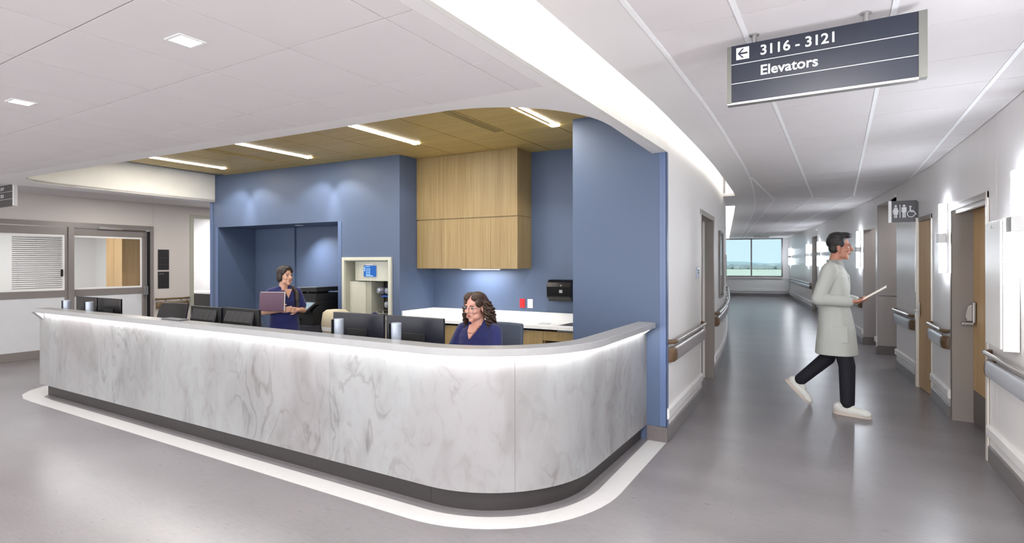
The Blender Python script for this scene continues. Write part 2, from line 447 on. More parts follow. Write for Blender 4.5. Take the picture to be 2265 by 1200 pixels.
def curve_fn(pts):
    """smooth x(y) through (y, x) points: cubic Hermite with finite-difference slopes"""
    n = len(pts); sl = []
    for i in range(n):
        a, b = pts[max(0, i - 1)], pts[min(n - 1, i + 1)]; sl.append((b[1] - a[1]) / (b[0] - a[0]))
    def f(y):
        if y <= pts[0][0]: return pts[0][1]
        if y >= pts[-1][0]: return pts[-1][1] + sl[-1] * (y - pts[-1][0])
        for i in range(n - 1):
            if y <= pts[i + 1][0]:
                h = pts[i + 1][0] - pts[i][0]; t = (y - pts[i][0]) / h; t2, t3 = t * t, t * t * t
                return (2 * t3 - 3 * t2 + 1) * pts[i][1] + (t3 - 2 * t2 + t) * h * sl[i] + (-2 * t3 + 3 * t2) * pts[i + 1][1] + (t3 - t2) * h * sl[i + 1]
    return f
def ypath(f, y0, y1, step=.4):
    k = max(1, int(math.ceil((y1 - y0) / step)))
    return [(f(y0 + (y1 - y0) * i / k), y0 + (y1 - y0) * i / k) for i in range(k + 1)]

# ================================================================== THE SETTING
LC = 2.50      # lobby ceiling and soffit
KC = 2.65      # corridor ceiling
WC = 2.90      # oak ceiling over the desk
XR = curve_fn([(-3, 1.03), (4, 1.03), (5.6, 1.0), (6.85, .945), (7.86, .905), (8.51, .845), (9.78, .715), (11.1, .545), (12.25, .386), (13.8, .18), (19.86, -.72), (28, -2.03)])
XL = curve_fn([(4.75, -1.285), (6.5, -1.362), (7.74, -1.456), (9, -1.585), (10.2, -1.735), (12, -2.01), (20, -3.37), (28.5, -4.81)])
YF = lambda x: 5.187 + .05 * (x + 4.731)          # blue front wall
YB = lambda x: 5.94 + .05 * (x + 3.0)             # blue back wall of the niche
def off(f, d): return lambda x: f(x) + d
XW = -11.25    # wall with the sliding doors
BEND = R_(9.65)
D3 = Vector((-math.sin(BEND), math.cos(BEND))); N3 = Vector((math.cos(BEND), math.sin(BEND)))
P3 = Vector((-.388, 10.66))                        # where the corridor ceiling turns

# floor with its pale inlay
fl = struct(MB().box(-15, 5, -3.5, 28.4, -.12, 0).build('floor', 'vinyl_floor'), 'dark taupe vinyl floor with a soft sheen')
DESK = [(-8.13, 2.74)] + [(-2.255 + .8 * math.sin(a), 3.54 - .8 * math.cos(a)) for a in [R_(i * 5) for i in range(0, 19)]] + [(-1.455, 4.754)]
ol = [(-8.66, 3.6), (-8.70, 3.2), (-8.64, 2.95), (-8.50, 2.77), (-8.30, 2.63), (-8.05, 2.56), (-7.8, 2.55)]
ol += [(-2.255 + .99 * math.sin(R_(i * 5)), 3.54 - .99 * math.cos(R_(i * 5))) for i in range(0, 19)] + [(-1.283, 4.752)]
il = [(-1.44, 4.752)] + [(-2.255 + .84 * math.sin(R_(i * 5)), 3.54 - .84 * math.cos(R_(i * 5))) for i in range(18, -1, -1)]
il += [(-7.7, 2.70), (-7.95, 2.72), (-8.05, 2.8), (-8.08, 3.0), (-8.08, 3.6)]
tag(MB().prism(ol + il, -.004, .0015).build('floor_inlay', 'inlay_white', fl), 'pale band let into the floor round the desk')

# ---- lobby ceiling: tiles, smooth band, opening above the desk
YT = lambda x: 2.595 + .0545 * (x + 2.3)           # edge of the tile field
op_path = [(-1.405, 4.756), (-1.385, 4.2), (-1.368, 3.65)]
for i in range(1, 18):
    a = R_(90 - i * 5); op_path.append((-2.20 + .83 * math.sin(a), 3.58 - .83 * math.cos(a) + .0))
op_path += [(x, 2.732 + .047 * (x + 2.422)) for x in (-2.5, -4.0, -5.5, -7.0, -7.55)]
op_path += [(-7.80, 2.505), (-7.98, 2.58), (-8.10, 2.70), (-8.17, 2.85), (-8.20, 3.0), (-8.27, 4.0), (-8.345, 5.0)]
lob = struct(empty('ceiling'), 'white lobby ceiling of square tiles with a smooth border')
outer = [(-8.55, 5.0), (-8.55, YT(-8.55)), (-1.376, YT(-1.376)), (-1.302, YT(-1.376)), (-1.302, 4.756)]
b = MB().prism(outer + op_path, LC, LC + .03)
b.box(-1.376, -1.302, -3, YT(-1.376), LC, LC + .03)
b.build('ceiling_border', 'ceiling_paint', lob)
MB().sweep(op_path, [(0, LC + .004), (-.02, LC + .004), (-.02, WC + .06), (0, WC + .06)]).build('soffit_face', 'cove_paint', lob, smooth=35)
MB().prism([(-8.55, -3.4), (-1.36, -3.4), (-1.36, YT(-1.36) + .02), (-8.55, YT(-8.55) + .02)], LC + .012, LC + .06).build('ceiling_backing', 'ceiling_back', lob)
MB().box(-8.57, -8.55, -3.4, 5.0, LC, 2.75).build('ceiling_step', 'ceiling_paint', lob)
def clip(poly, a, b):
    """keep what lies to the left of the line a -> b"""
    a, b = Vector(a), Vector(b); d = b - a; out = []
    side = lambda p: d.x * (p[1] - a.y) - d.y * (p[0] - a.x)
    for i in range(len(poly)):
        p, q = poly[i], poly[(i + 1) % len(poly)]; sp, sq = side(p), side(q)
        if sp >= 0: out.append(p)
        if (sp >= 0) != (sq >= 0):
            t = sp / (sp - sq); out.append((p[0] + (q[0] - p[0]) * t, p[1] + (q[1] - p[1]) * t))
    return out
def poly_area(p): return abs(sum(p[i][0] * p[(i + 1) % len(p)][1] - p[(i + 1) % len(p)][0] * p[i][1] for i in range(len(p)))) / 2 if len(p) > 2 else 0
LX0, LS, LY0 = -2.675, .578, 1.012
whole_tile = {}
def tile_obj(name, poly, z, th, material, parent, full=None):
    if poly_area(poly) < .004: return
    if full and len(poly) == 4 and abs(poly_area(poly) - full) < 1e-5:      # whole tiles share one mesh
        k = (name, material, round(full, 4))
        cx = sum(p[0] for p in poly) / 4; cy = sum(p[1] for p in poly) / 4
        if k not in whole_tile:
            m = MB().prism([(p[0] - cx, p[1] - cy) for p in poly], 0, th).mesh(name); m.materials.append(M[material]); whole_tile[k] = m
        o = bpy.data.objects.new(name, whole_tile[k]); C.objects.link(o); o.location = (cx, cy, z); o.parent = parent
        return o
    return MB().prism(poly, z, z + th).build(name, material, parent)
g = .0034
for i in range(-11, 4):
    for j in range(-6, 4):
        x0, y0 = LX0 + i * LS, LY0 + j * LS
        q = [(x0 + g, y0 + g), (x0 + LS - g, y0 + g), (x0 + LS - g, y0 + LS - g), (x0 + g, y0 + LS - g)]
        q = clip(q, (-1.2, YT(-1.2) - g), (-9, YT(-9) - g)); q = clip(q, (-1.378, -9), (-1.378, 9)) if q else q
        q = clip(q, (-8.54, 9), (-8.54, -9)) if q else q
        if q: tile_obj('ceiling_tile', q, LC, .012, 'tile_white', lob, (LS - 2 * g) ** 2)

# ---- oak ceiling over the desk
oak = struct(empty('ceiling'), 'raised oak veneer ceiling of square panels above the desk')
MB().box(-8.5, -1.29, 2.35, 6.2, WC + .016, WC + .08).build('ceiling_backing', 'dark_base', oak)
YS = lambda x, k: 4.846 + .05 * (x + 2.96) + .5755 * k
for i in range(-10, 2):
    for k in range(-4, 2):
        x0, x1 = -2.405 + i * .57, -2.405 + (i + 1) * .57
        gg = .006
        q = [(x0 + gg, YS(x0, k) + gg), (x1 - gg, YS(x1, k) + gg), (x1 - gg, YS(x1, k + 1) - gg), (x0 + gg, YS(x0, k + 1) - gg)]
        q = clip(q, (-1.3, -9), (-1.3, 9)); q = clip(q, (-8.49, 9), (-8.49, -9)) if q else q
        if q: tile_obj('ceiling_panel', q, WC, .016, 'oak_ceiling', oak)

# ---- corridor ceiling
XB = curve_fn([(-3, -.786), (2.6, -.783), (3.74, -.80), (4.3, -.817), (5.07, -.848), (7.34, -.971), (9.0, -1.115), (10.3, -1.255), (11.13, -1.35), (13.6, -1.70), (24.5, -3.49), (28.4, -4.13)])
XCV = curve_fn([(-3, -1.088), (3.4, -1.098), (4.1, -1.112), (6.2, -1.206), (8.0, -1.335), (9.5, -1.458), (9.8, -1.487)])
cor = struct(empty('ceiling'), 'white corridor ceiling of square tiles between bright grid bars')
def strip(fa, fb, y0, y1, z0, z1, step=.4):
    a = ypath(fa, y0, y1, step); c = ypath(fb, y0, y1, step); return MB().prism(a + c[::-1], z0, z1)
b = strip(XCV, XB, -3, 9.7, KC, KC + .05)
b2 = strip(lambda y: XL(y) - .02, XB, 9.7, 11.45, KC, KC + .05)
b3 = strip(lambda y: XL(y) + .17, XB, 11.45, 28.2, KC, KC + .05)
for q in (b2, b3): b.add(q.v, q.f)
b.build('ceiling_border', 'ceiling_paint', cor)
strip(XB, lambda y: XR(y) + .05, -3.4, 28.2, KC + .013, KC + .06).build('ceiling_backing', 'ceiling_back', cor)
MB().sweep(ypath(XB, -3, 28.2), [(-.012, KC - .003), (.012, KC - .003), (.012, KC + .013), (-.012, KC + .013)]).build('ceiling_edge_bar', 'grid_bar', cor)
CX0, CSX, CY0, CSY = .207, .595, 3.782, .578
def near_row(q):
    q = clip(q, P3 + N3 * 9, P3 - N3 * 9)            # side of the turn nearer the lobby
    return q
def left_right(q):
    if len(q) < 3: return q
    ya, yb = min(p[1] for p in q), max(p[1] for p in q)
    q = clip(q, (XB(yb) + .013, yb + 1e-4), (XB(ya) + .013, ya)) if yb > ya else q
    if len(q) > 2: q = clip(q, (XR(ya) - .004, ya), (XR(yb) - .004, yb + 1e-4))
    return q
full_n = (CSX - .026) * (CSY - 2 * g)
for i in range(-3, 2):
    for j in range(-11, 13):
        x0, y0 = CX0 + i * CSX, CY0 + j * CSY
        q = [(x0 + .013, y0 + g), (x0 + CSX - .013, y0 + g), (x0 + CSX - .013, y0 + CSY - g), (x0 + .013, y0 + CSY - g)]
        q = clip(q, P3 + N3 * 9 - D3 * .006, P3 - N3 * 9 - D3 * .006); q = left_right(q)
        if q: tile_obj('ceiling_tile', q, KC, .012, 'tile_white', cor, full_n)
for i in range(-2, 6):
    for j in range(0, 31):
        o = P3 + D3 * (j * CSY) + N3 * (i * .59 - .0)
        p = [o + D3 * g + N3 * .013, o + D3 * g + N3 * (.59 - .013), o + D3 * (CSY - g) + N3 * (.59 - .013), o + D3 * (CSY - g) + N3 * .013]
        q = left_right([(v.x, v.y) for v in p])
        q = [v for v in q] if q and max(v[1] for v in q) < 28.3 else []
        if q: tile_obj('ceiling_tile', q, KC, .012, 'tile_white', cor)
for i in range(-2, 2):
    x = CX0 + i * CSX
    ys = [y * .05 for y in range(-60, 230) if XB(y * .05) + .012 < x < XR(y * .05) and (Vector((x, y * .05)) - P3).dot(D3) < 0]
    if ys: MB().box(x - .012, x + .012, ys[0], ys[-1] + .03, KC - .003, KC + .013).build('ceiling_grid_bar', 'grid_bar', cor)
for i in range(-3, 6):
    o = P3 + N3 * (i * .59)
    ss = [s * .1 for s in range(0, 176) if (lambda p: XB(p.y) + .012 < p.x < XR(p.y))(o + D3 * (s * .1))]
    if len(ss) > 3:
        a, c = o + D3 * (ss[0] + .02), o + D3 * ss[-1]
        MB().sweep([tuple(a), tuple(c)], [(-.012, KC - .003), (.012, KC - .003), (.012, KC + .013), (-.012, KC + .013)]).build('ceiling_grid_bar', 'grid_bar', cor)
o1, o2 = P3 - N3 * .84, P3 + N3 * 1.1
MB().sweep([tuple(o1), tuple(o2)], [(-.005, KC - .004), (.005, KC - .004), (.005, KC + .012), (-.005, KC + .012)]).build('ceiling_turn_bar', 'ceiling_paint', cor)
# cove above the corridor edge
MB().box(-1.9, 3.2, -3.4, 28.6, 3.12, 3.2).build('cove_lid', 'cove_paint', cor)
cv = MB().sweep(ypath(lambda y: XCV(y) + .05, -2.6, 9.65), [(-.02, KC + .055), (.02, KC + .055), (.02, KC + .085), (-.02, KC + .085)])
MB().sweep(ypath(lambda y: XL(y) + .24, 11.55, 27), [(-.02, KC + .055), (.02, KC + .055), (.02, KC + .085), (-.02, KC + .085)]).build('cove_lamp', 'far_cove_glow', cor)
cv.build('cove_lamp', 'cove_glow', cor)
MB().sweep(ypath(lambda y: XCV(y) + .12, -2.6, 9.65), [(0, KC + .05), (.02, KC + .05), (.02, 3.12), (0, 3.12)]).build('cove_back', 'cove_paint', cor)
MB().sweep(ypath(lambda y: XL(y) + .31, 11.5, 28), [(0, KC + .05), (.02, KC + .05), (.02, 3.12), (0, 3.12)]).build('cove_back', 'cove_paint', cor)

# ---- ceiling over the left-hand corridor
lcl = struct(empty('ceiling'), 'white tiled ceiling in front of the sliding glass doors')
MB().box(-15, -8.55, -3.4, 9.5, 2.70, 2.76).build('ceiling_backing', 'ceiling_back', lcl)
for i in range(0, 5):
    for j in range(0, 9):
        x0, y0 = -8.58 - (i + 1) * .578, 1.6 + j * .578
        q = clip([(x0 + g, y0 + g), (x0 + .578 - g, y0 + g), (x0 + .578 - g, y0 + .578 - g), (x0 + g, y0 + .578 - g)], (XW + .003, 9), (XW + .003, -9))
        if q: tile_obj('ceiling_tile', q, 2.688, .012, 'tile_white', lcl, (.578 - 2 * g) ** 2)
struct(MB().box(-16, 6, -3.5, 30, 3.22, 3.3).build('ceiling', 'ceiling_paint'), 'unseen slab added above the ceilings to block sky light')  # lid out of view, added to keep sky light off the rooms

# ---- fascia and the curved white wall between the desk and the corridor
wl_ = struct(empty('wall_left'), 'curved white corridor wall washed by hidden cove light')
MB().box(-1.30, -1.272, -3.0, 4.756, LC + .0, 3.15).build('fascia', 'cove_paint', wl_)
WP = [(0, 0), (-.14, 0), (-.14, 3.15), (0, 3.15)]
def wall_run(f, y0, y1, z0, z1, side, name, material, parent, th=.14):
    return MB().sweep(ypath(f, y0, y1, .3), [(0, z0), (side * th, z0), (side * th, z1), (0, z1)]).build(name, material, parent, smooth=30)
wall_run(XL, 4.775, 6.52, 0, 3.15, -1, 'wall_panel', 'wall_paint', wl_)
wall_run(XL, 7.73, 9.3, 0, 3.15, -1, 'wall_panel', 'wall_paint', wl_)
wall_run(XL, 9.304, 11.6, 0, 3.15, -1, 'wall_panel', 'wall_paint', wl_)
wall_run(XL, 11.604, 28.2, 0, 3.15, -1, 'wall_panel', 'wall_paint', wl_)
wall_run(XL, 6.52, 7.73, 2.12, 3.15, -1, 'wall_panel', 'wall_paint', wl_)

# ---- right-hand corridor wall with its doors and recesses
wr_ = struct(empty('wall_right'), 'gently curved pale wall of tall panels along the corridor')
D1, D2, O1, O2, D3Y, D4 = (5.62, 6.85), (7.88, 8.50), (9.78, 11.10), (11.22, 12.28), (18.9, 20.0), (27.2, 28.1)
def panels(y0, y1, cuts=()):
    ys = [y0] + [c for c in cuts if y0 < c < y1] + [y1]
    for a, c in zip(ys, ys[1:]): wall_run(XR, a + .002, c - .002, 0, KC + .1, 1, 'wall_panel', 'right_wall_paint', wr_)
panels(-3.2, D1[0], (2.0, 3.6, 5.38)); panels(D1[1], D2[0]); panels(D2[1], O1[0]); panels(O1[1], O2[0]); panels(O2[1], D3Y[0], (13.6, 15.2, 16.8)); panels(D3Y[1], D4[0], (21.6, 23.2, 24.8, 26.2))
for (a, c), z in ((D1, 2.10), (D2, 2.10), (O1, 2.50), (O2, 2.15), (D3Y, 2.35), (D4, 2.12)):
    wall_run(XR, a - .002, c + .002, z, KC + .1, 1, 'wall_panel', 'right_wall_paint', wr_)
MB().sweep(ypath(XR, -3, 28.2), [(.2, -.01), (.24, -.01), (.24, 3.15), (.2, 3.15)])
# recess returns and backs
def recess(o, depth, name_mat):
    ya, yb = o
    MB().box(XR(yb) + .001, XR(yb) + depth, yb, yb + .08, 0, KC).build('recess_return', name_mat, wr_)
    MB().box(XR(ya) + .145, XR(ya) + depth, ya - .08, ya, 0, KC).build('recess_return', name_mat, wr_)
    MB().box(XR(yb) + depth, XR(yb) + depth + .08, ya - .1, yb + .1, 0, KC).build('recess_back', name_mat, wr_)
    MB().box(XR(yb) + .0, XR(yb) + depth, yb - .012, yb, 0, .15).build('recess_skirting', 'dark_base', wr_)
    MB().box(XR(yb) + .14, XR(yb) + depth + .3, ya, yb, 2.5, 2.55).build('recess_ceiling', 'ceiling_paint', wr_)
recess(O1, 1.4, 'taupe_panel'); recess(O2, 1.3, 'taupe_panel'); recess(D3Y, .9, 'taupe_panel')
MB().box(XR(11.1) + .02, XR(11.1) + 1.3, 11.094, 11.10, .985, .992).build('panel_joint', 'dark_base', wr_)
MB().box(XR(28.1) + .2, XR(28.1) + .3, 27, 28.3, 0, 2.6).build('recess_back', 'taupe_panel', wr_)

# ---- far end wall with the window
ew = struct(empty('wall_end'), 'pale blue-white end wall below and beside the far window')
E0 = Vector((-2.92, 27.62))
def epoint(u, d=0): v = E0 + N3 * u + D3 * d; return (v.x, v.y)
def ebox(u0, u1, d0, d1, z0, z1): return MB().prism([epoint(u0, d0), epoint(u1, d0), epoint(u1, d1), epoint(u0, d1)], z0, z1)
UW0, UW1 = -2.3, .72
ebox(-2.6, 2.2, 0, .12, 0, .86).build('wall_panel', 'wall_paint', ew)
ebox(UW1, 2.2, 0, .12, .86, 2.8).build('wall_panel', 'wall_paint', ew)
ebox(UW0, UW1, 0, .12, 2.64, 3.2).build('wall_panel', 'wall_paint', ew)
ebox(UW1 + .06, 2.0, -.03, 0, .70, .86).build('chair_rail', 'white_trim', ew)
win = struct(empty('window_1'), 'tall two-light window looking out over fields at the corridor end')
for u in (UW0, -.62, UW1 - .06): ebox(u, u + .06, -.02, .1, .86, 2.64).build('window_frame', 'board_frame', win)
ebox(UW0, UW1, -.02, .1, .86, .93).build('window_frame', 'board_frame', win)
ebox(UW0, UW1, -.02, .1, 2.60, 2.66).build('window_frame', 'board_frame', win)
ebox(UW0, UW1, -.08, 0, .82, .86).build('window_sill', 'white_trim', win)
ebox(UW0 + .06, -.62, .04, .05, .93, 2.60).build('window_pane', 'pane_blue', win)
ebox(-.56, UW1 - .06, .04, .05, .93, 2.60).build('window_pane', 'pane_blue', win)

# ---- countryside beyond the window (third floor up)
struct(MB().box(-3500, 3500, 60, 4200, -9.2, -9.0).build('field', 'field'), 'pale green fields far below the window')
rng = random.Random(3)
b = MB()
for i in range(150):
    x = -330 + i * 2.6 + rng.uniform(-2, 2); y = 900 + rng.uniform(-25, 25); h = rng.uniform(3.0, 5.0)
    b.ball((x, y, -9 + h * .7), (rng.uniform(4, 8), 5, h), 8)
tag(b.build('treeline', 'haze_trees', smooth=60), 'hazy line of distant trees beyond the field', None, None, 'stuff')
hp = [(-1600 + i * 60, -12 if i in (0, 44) else 4 + 5 * math.sin(i * .5) + 4 * math.sin(i * 1.3 + 1)) for i in range(45)]
struct(MB().prism_y([(x, z) for x, z in hp], 2600, 2900).build('hills', 'haze_hill'), 'low blue hills on the horizon')

# ---- blue walls round the nurses' niche
bw = struct(empty('wall_back'), 'slate blue wall with copier alcove and tube station niche')
FT = off(YF, .12)
AL, AR, AZ = -8.288, -5.745, 2.105
PL, PR_, PZ = -5.627, -4.875, 1.585
TOP = WC + .05
MB().sbox(-8.466, AL, YF, FT, 0, TOP).build('wall_pier', 'blue_paint', bw)
MB().sbox(AL, AR, YF, FT, AZ, TOP).build('wall_header', 'blue_paint', bw)
MB().sbox(AR, PL, YF, FT, 0, TOP).build('wall_pier', 'blue_paint', bw)
MB().sbox(PL, PR_, YF, FT, PZ, TOP).build('wall_header', 'blue_paint', bw)
MB().sbox(PR_, -4.717, YF, FT, 0, TOP).build('wall_pier', 'blue_paint', bw)
MB().box(-4.83, -4.717, YF(-4.75) + .12, 6.1, 0, TOP).build('wall_return', 'blue_paint', bw)
MB().sbox(-4.83, -2.0, YB, off(YB, .1), 0, TOP).build('wall_niche_back', 'blue_paint', bw)
MB().box(-2.161, -2.03, 4.86, 6.1, 0, TOP).build('wall_return', 'blue_paint', bw)
MB().box(-2.161, -1.292, 4.756, 4.86, 0, TOP + .2).build('wall_stub', 'blue_paint', bw)
MB().box(-1.338, -1.279, 4.749, 4.756, .135, LC).build('corner_guard', 'corner_guard_blue', bw)
MB().box(-1.284, -1.277, 4.749, 4.80, .135, LC).build('corner_guard', 'corner_guard_blue', bw)
MB().sbox(-8.475, -8.41, off(YF, -.006), YF, .1, LC).build('corner_guard', 'corner_guard_blue', bw)
MB().sbox(AR - .01, AR + .05, off(YF, -.006), YF, 0, AZ).build('corner_guard', 'corner_guard_blue', bw)
MB().sbox(AL - .05, AL + .008, off(YF, -.006), YF, 0, AZ).build('corner_guard', 'corner_guard_blue', bw)
AD = .64
MB().sbox(AL - .1, AL, FT, off(YF, AD), 0, TOP).build('alcove_side', 'blue_paint', bw)
MB().sbox(AR, AR + .08, FT, off(YF, AD), 0, TOP).build('alcove_side', 'blue_paint', bw)
MB().sbox(AL - .1, AR + .08, off(YF, AD), off(YF, AD + .1), 0, TOP).build('alcove_back', 'blue_paint', bw)
MB().sbox(AL, AR, FT, off(YF, AD), AZ, AZ + .06).build('alcove_ceiling', 'blue_paint', bw)
MB().sbox(-7.62, -7.33, off(YF, AD - .03), off(YF, AD), 0, AZ).build('alcove_pilaster', 'blue_paint', bw)
MB().sbox(AL, -7.62, off(YF, AD - .008), off(YF, AD), 0, .97).build('alcove_wainscot', 'blue_paint', bw)
MB().sbox(AL, AL + .008, FT, off(YF, AD), 0, .97).build('alcove_wainscot', 'blue_paint', bw)
# beyond: left end of that wall block
MB().box(-8.466, -8.36, YF(-8.4) + .12, 9.4, 0, 2.8).build('wall_return', 'blue_paint', bw)

# ---- wall with sliding glass doors on the far left
wd = struct(empty('wall_far'), 'warm grey wall holding the sliding glass doors')
SD0, SD1 = 1.2, 5.52
MB().box(XW - .16, XW, -3.4, SD0, 0, 2.75).build('wall_panel', 'left_wall_paint', wd)
MB().box(XW - .16, XW, SD0, SD1, 2.25, 2.75).build('wall_panel', 'left_wall_paint', wd)
MB().box(XW - .16, XW, SD1 + .004, 6.22, 0, 2.75).build('wall_panel', 'left_wall_paint', wd)
MB().box(XW - .16, XW, 6.22, 7.3, 2.52, 2.75).build('wall_panel', 'left_wall_paint', wd)
MB().box(XW - .16, XW, 7.3, 9.4, 0, 2.75).build('wall_panel', 'left_wall_paint', wd)
MB().box(-15, -8.4, 9.3, 9.4, 0, 2.75).build('wall_panel', 'left_wall_paint', wd)
# rooms behind it
MB().box(-15, -14.9, -1, 9.4, 0, 2.75).build('room_wall', 'wall_paint', wd)
MB().box(-15, XW - .16, 6.05, 6.15, 0, 2.75).build('room_wall', 'wall_paint', wd)
MB().box(-15, XW - .16, -.1, 0, 0, 2.75).build('room_wall', 'wall_paint', wd)
MB().box(-15, XW - .16, 7.9, 8.0, 0, 2.75).build('room_wall', 'frost_panel', wd)

# ---- skirtings and rails along the walls
def trim_run(name, f, spans, prof, material, label):
    o = struct(empty(name), label)
    for a, c in spans: MB().sweep(ypath(f, a, c, .3), prof).build('trim_piece', material, o, smooth=30)
    return o
lspan = ((4.757, 6.50), (7.76, 28.1)); rspan = ((-3, D1[0] - .06), (D1[1] + .03, D2[0] - .05), (D2[1] + .06, O1[0]), (O1[1], O2[0]), (O2[1], D3Y[0]), (D3Y[1], D4[0]))
LBP = [(0, .002), (.014, .002), (.014, .12), (.006, .13), (0, .13)]
RBP = [(-o, z) for o, z in LBP]
trim_run('baseboard_left', XL, lspan, LBP, 'base_metal', 'grey skirting along the curved white wall')
trim_run('baseboard_right', XR, rspan, RBP, 'base_metal', 'grey skirting along the right corridor wall')
GP = [(0, .20), (.016, .20), (.026, .215), (.026, .275), (.016, .29), (0, .29)]
trim_run('trim_1', XL, lspan, GP, 'white_trim', 'white bumper strip low on the curved wall')
trim_run('trim_2', XR, rspan, [(-o, z) for o, z in GP], 'white_trim', 'white bumper strip low on the right wall')
bb = struct(empty('baseboard_stub'), 'grey skirting round the end of the blue wall')
MB().box(-1.45, -1.272, 4.742, 4.756, .002, .13).build('trim_piece', 'base_metal', bb)
bb = struct(empty('baseboard_far'), 'grey skirting under the sliding doors')
MB().box(XW, XW + .014, -3, SD0, .002, .135).build('trim_piece', 'base_metal', bb)
MB().box(XW, XW + .014, SD1, 6.2, .002, .135).build('trim_piece', 'base_metal', bb)
bb = struct(empty('baseboard_end'), 'grey skirting and white rails below the far window')
ebox(-2.5, 2.0, -.014, 0, .002, .13).build('trim_piece', 'base_metal', bb)
ebox(-2.5, 2.0, -.03, 0, .22, .32).build('trim_piece', 'white_trim', bb)

# ---- doors
def lever(parent, x, y, z, s):
    h = MB().box(x - .006, x, y - .025, y + .025, z - .09, z + .09)
    h.tube([(x - .006, y, z), (x - .05, y, z)], .009); h.tube([(x - .05, y, z), (x - .052, y + s * .06, z), (x - .05, y + s * .12, z - .004)], .008)
    return h.build('door_handle', 'steel_satin', parent, smooth=40)
# near right door: deep taupe frame, oak leaf with dark kick plate
d = struct(empty('door_1'), 'oak door with dark kick plate set in a deep taupe frame')
xa, xb = XR(D1[0]), XR(D1[1])
MB().box(xb - .004, xb + .26, D1[1] - .0, D1[1] + .03, 0, 2.10).build('door_jamb', 'taupe', d)
MB().box(xb - .006, xb + .0, D1[1] - .0, D1[1] + .05, 0, 2.10).build('door_casing', 'taupe', d)
MB().box(xa - .012, xa + .20, D1[0] - .03, D1[0], 0, 2.10).build('door_jamb', 'cream_jamb', d)
MB().box(xa - .014, xa - .002, D1[0] - .05, D1[0] + .01, 0, 2.10).build('door_casing', 'cream_jamb', d)
MB().prism([(xa - .012, D1[0] - .05), (xb - .012, D1[1] + .05), (xb + .24, D1[1] + .05), (xa + .24, D1[0] - .05)], 2.05, 2.10).build('door_head', 'taupe', d)
MB().prism([(xa + .02, D1[0]), (xb + .02, D1[1]), (xb + .05, D1[1]), (xa + .05, D1[0])], 2.02, 2.05).build('door_head', 'white_trim', d)
lf = MB().prism([(xa + .165, D1[0] + .004), (xb + .165, D1[1] - .004), (xb + .21, D1[1] - .004), (xa + .21, D1[0] + .004)], .012, 2.045).build('door_leaf', 'oak_door', d)
MB().prism([(xa + .162, D1[0] + .02), (xb + .162, D1[1] - .02), (xb + .165, D1[1] - .02), (xa + .165, D1[0] + .02)], .015, .32).build('kick_plate', 'dark_base', lf)
hx, hy = xb + .16, D1[1] - .10
h = MB().box(hx - .02, hx + .004, hy - .03, hy + .03, .97, 1.17); h.prism_y([(hx - .02, 1.15), (hx - .055, 1.13), (hx - .075, 1.03), (hx - .06, .985), (hx - .02, .985)], hy - .022, hy + .022)
h.box(hx - .10, hx - .01, hy - .03, hy + .035, .95, .975); h.build('door_handle', 'steel_satin', lf, bevel=.006)
# second right door: narrow, nearly flush, pale jamb with lock plates
d = struct(empty('door_2'), 'narrow oak door nearly flush with the wall below the restroom sign')
xa, xb = XR(D2[0]), XR(D2[1])
MB().prism([(xa - .008, D2[0] - .045), (xa - .008, D2[0]), (xa + .12, D2[0]), (xa + .12, D2[0] - .045)], 0, 2.10).build('door_jamb', 'cream_jamb', d)
MB().prism([(xb - .03, D2[1] - .035), (xb - .03, D2[1] + .06), (xb + .12, D2[1] + .06), (xb + .12, D2[1] - .035)], 0, 2.10).build('door_jamb', 'cream_jamb', d)
MB().prism([(xa - .012, D2[0] - .045), (xb - .012, D2[1] + .06), (xb + .12, D2[1] + .06), (xa + .12, D2[0] - .045)], 2.05, 2.10).build('door_head', 'taupe', d)
lf = MB().prism([(xa + .015, D2[0] + .004), (xb + .0, D2[1] - .04), (xb + .045, D2[1] - .04), (xa + .06, D2[0] + .004)], .012, 2.045).build('door_leaf', 'oak_door', d)
lever(lf, xb - .002, D2[1] - .09, .96, -1)
MB().box(xb - .036, xb - .03, D2[1] - .02, D2[1] + .03, 1.18, 1.42).build('lock_plate', 'white_plastic', d)
MB().box(xb - .036, xb - .03, D2[1] - .02, D2[1] + .03, .84, .92).build('lock_plate', 'white_plastic', d)
# door in the curved white wall
d = struct(empty('door_3'), 'taupe door and frame recessed in the curved white wall')
xa, xb = XL(6.52), XL(7.73)
MB().box(xa - .16, xa + .006, 6.47, 6.525, 0, 2.16).build('door_jamb', 'cream_jamb', d)
MB().box(xb - .34, xb + .006, 7.72, 7.78, 0, 2.16).build('door_jamb', 'taupe', d)
MB().prism([(xa - .16, 6.47), (xa + .008, 6.47), (xb + .008, 7.78), (xb - .2, 7.78)], 2.10, 2.16).build('door_head', 'taupe', d)
lf = MB().prism([(xa - .20, 6.52), (xa - .16, 6.52), (xb - .16, 7.72), (xb - .20, 7.72)], .01, 2.10).build('door_leaf', 'taupe', d)
h = MB().tube([(xa - .16, 6.64, .93), (xa - .10, 6.64, .93)], .009); h.tube([(xa - .10, 6.64, .93), (xa - .10, 6.75, .93)], .009); h.build('door_handle', 'steel', lf, smooth=40)
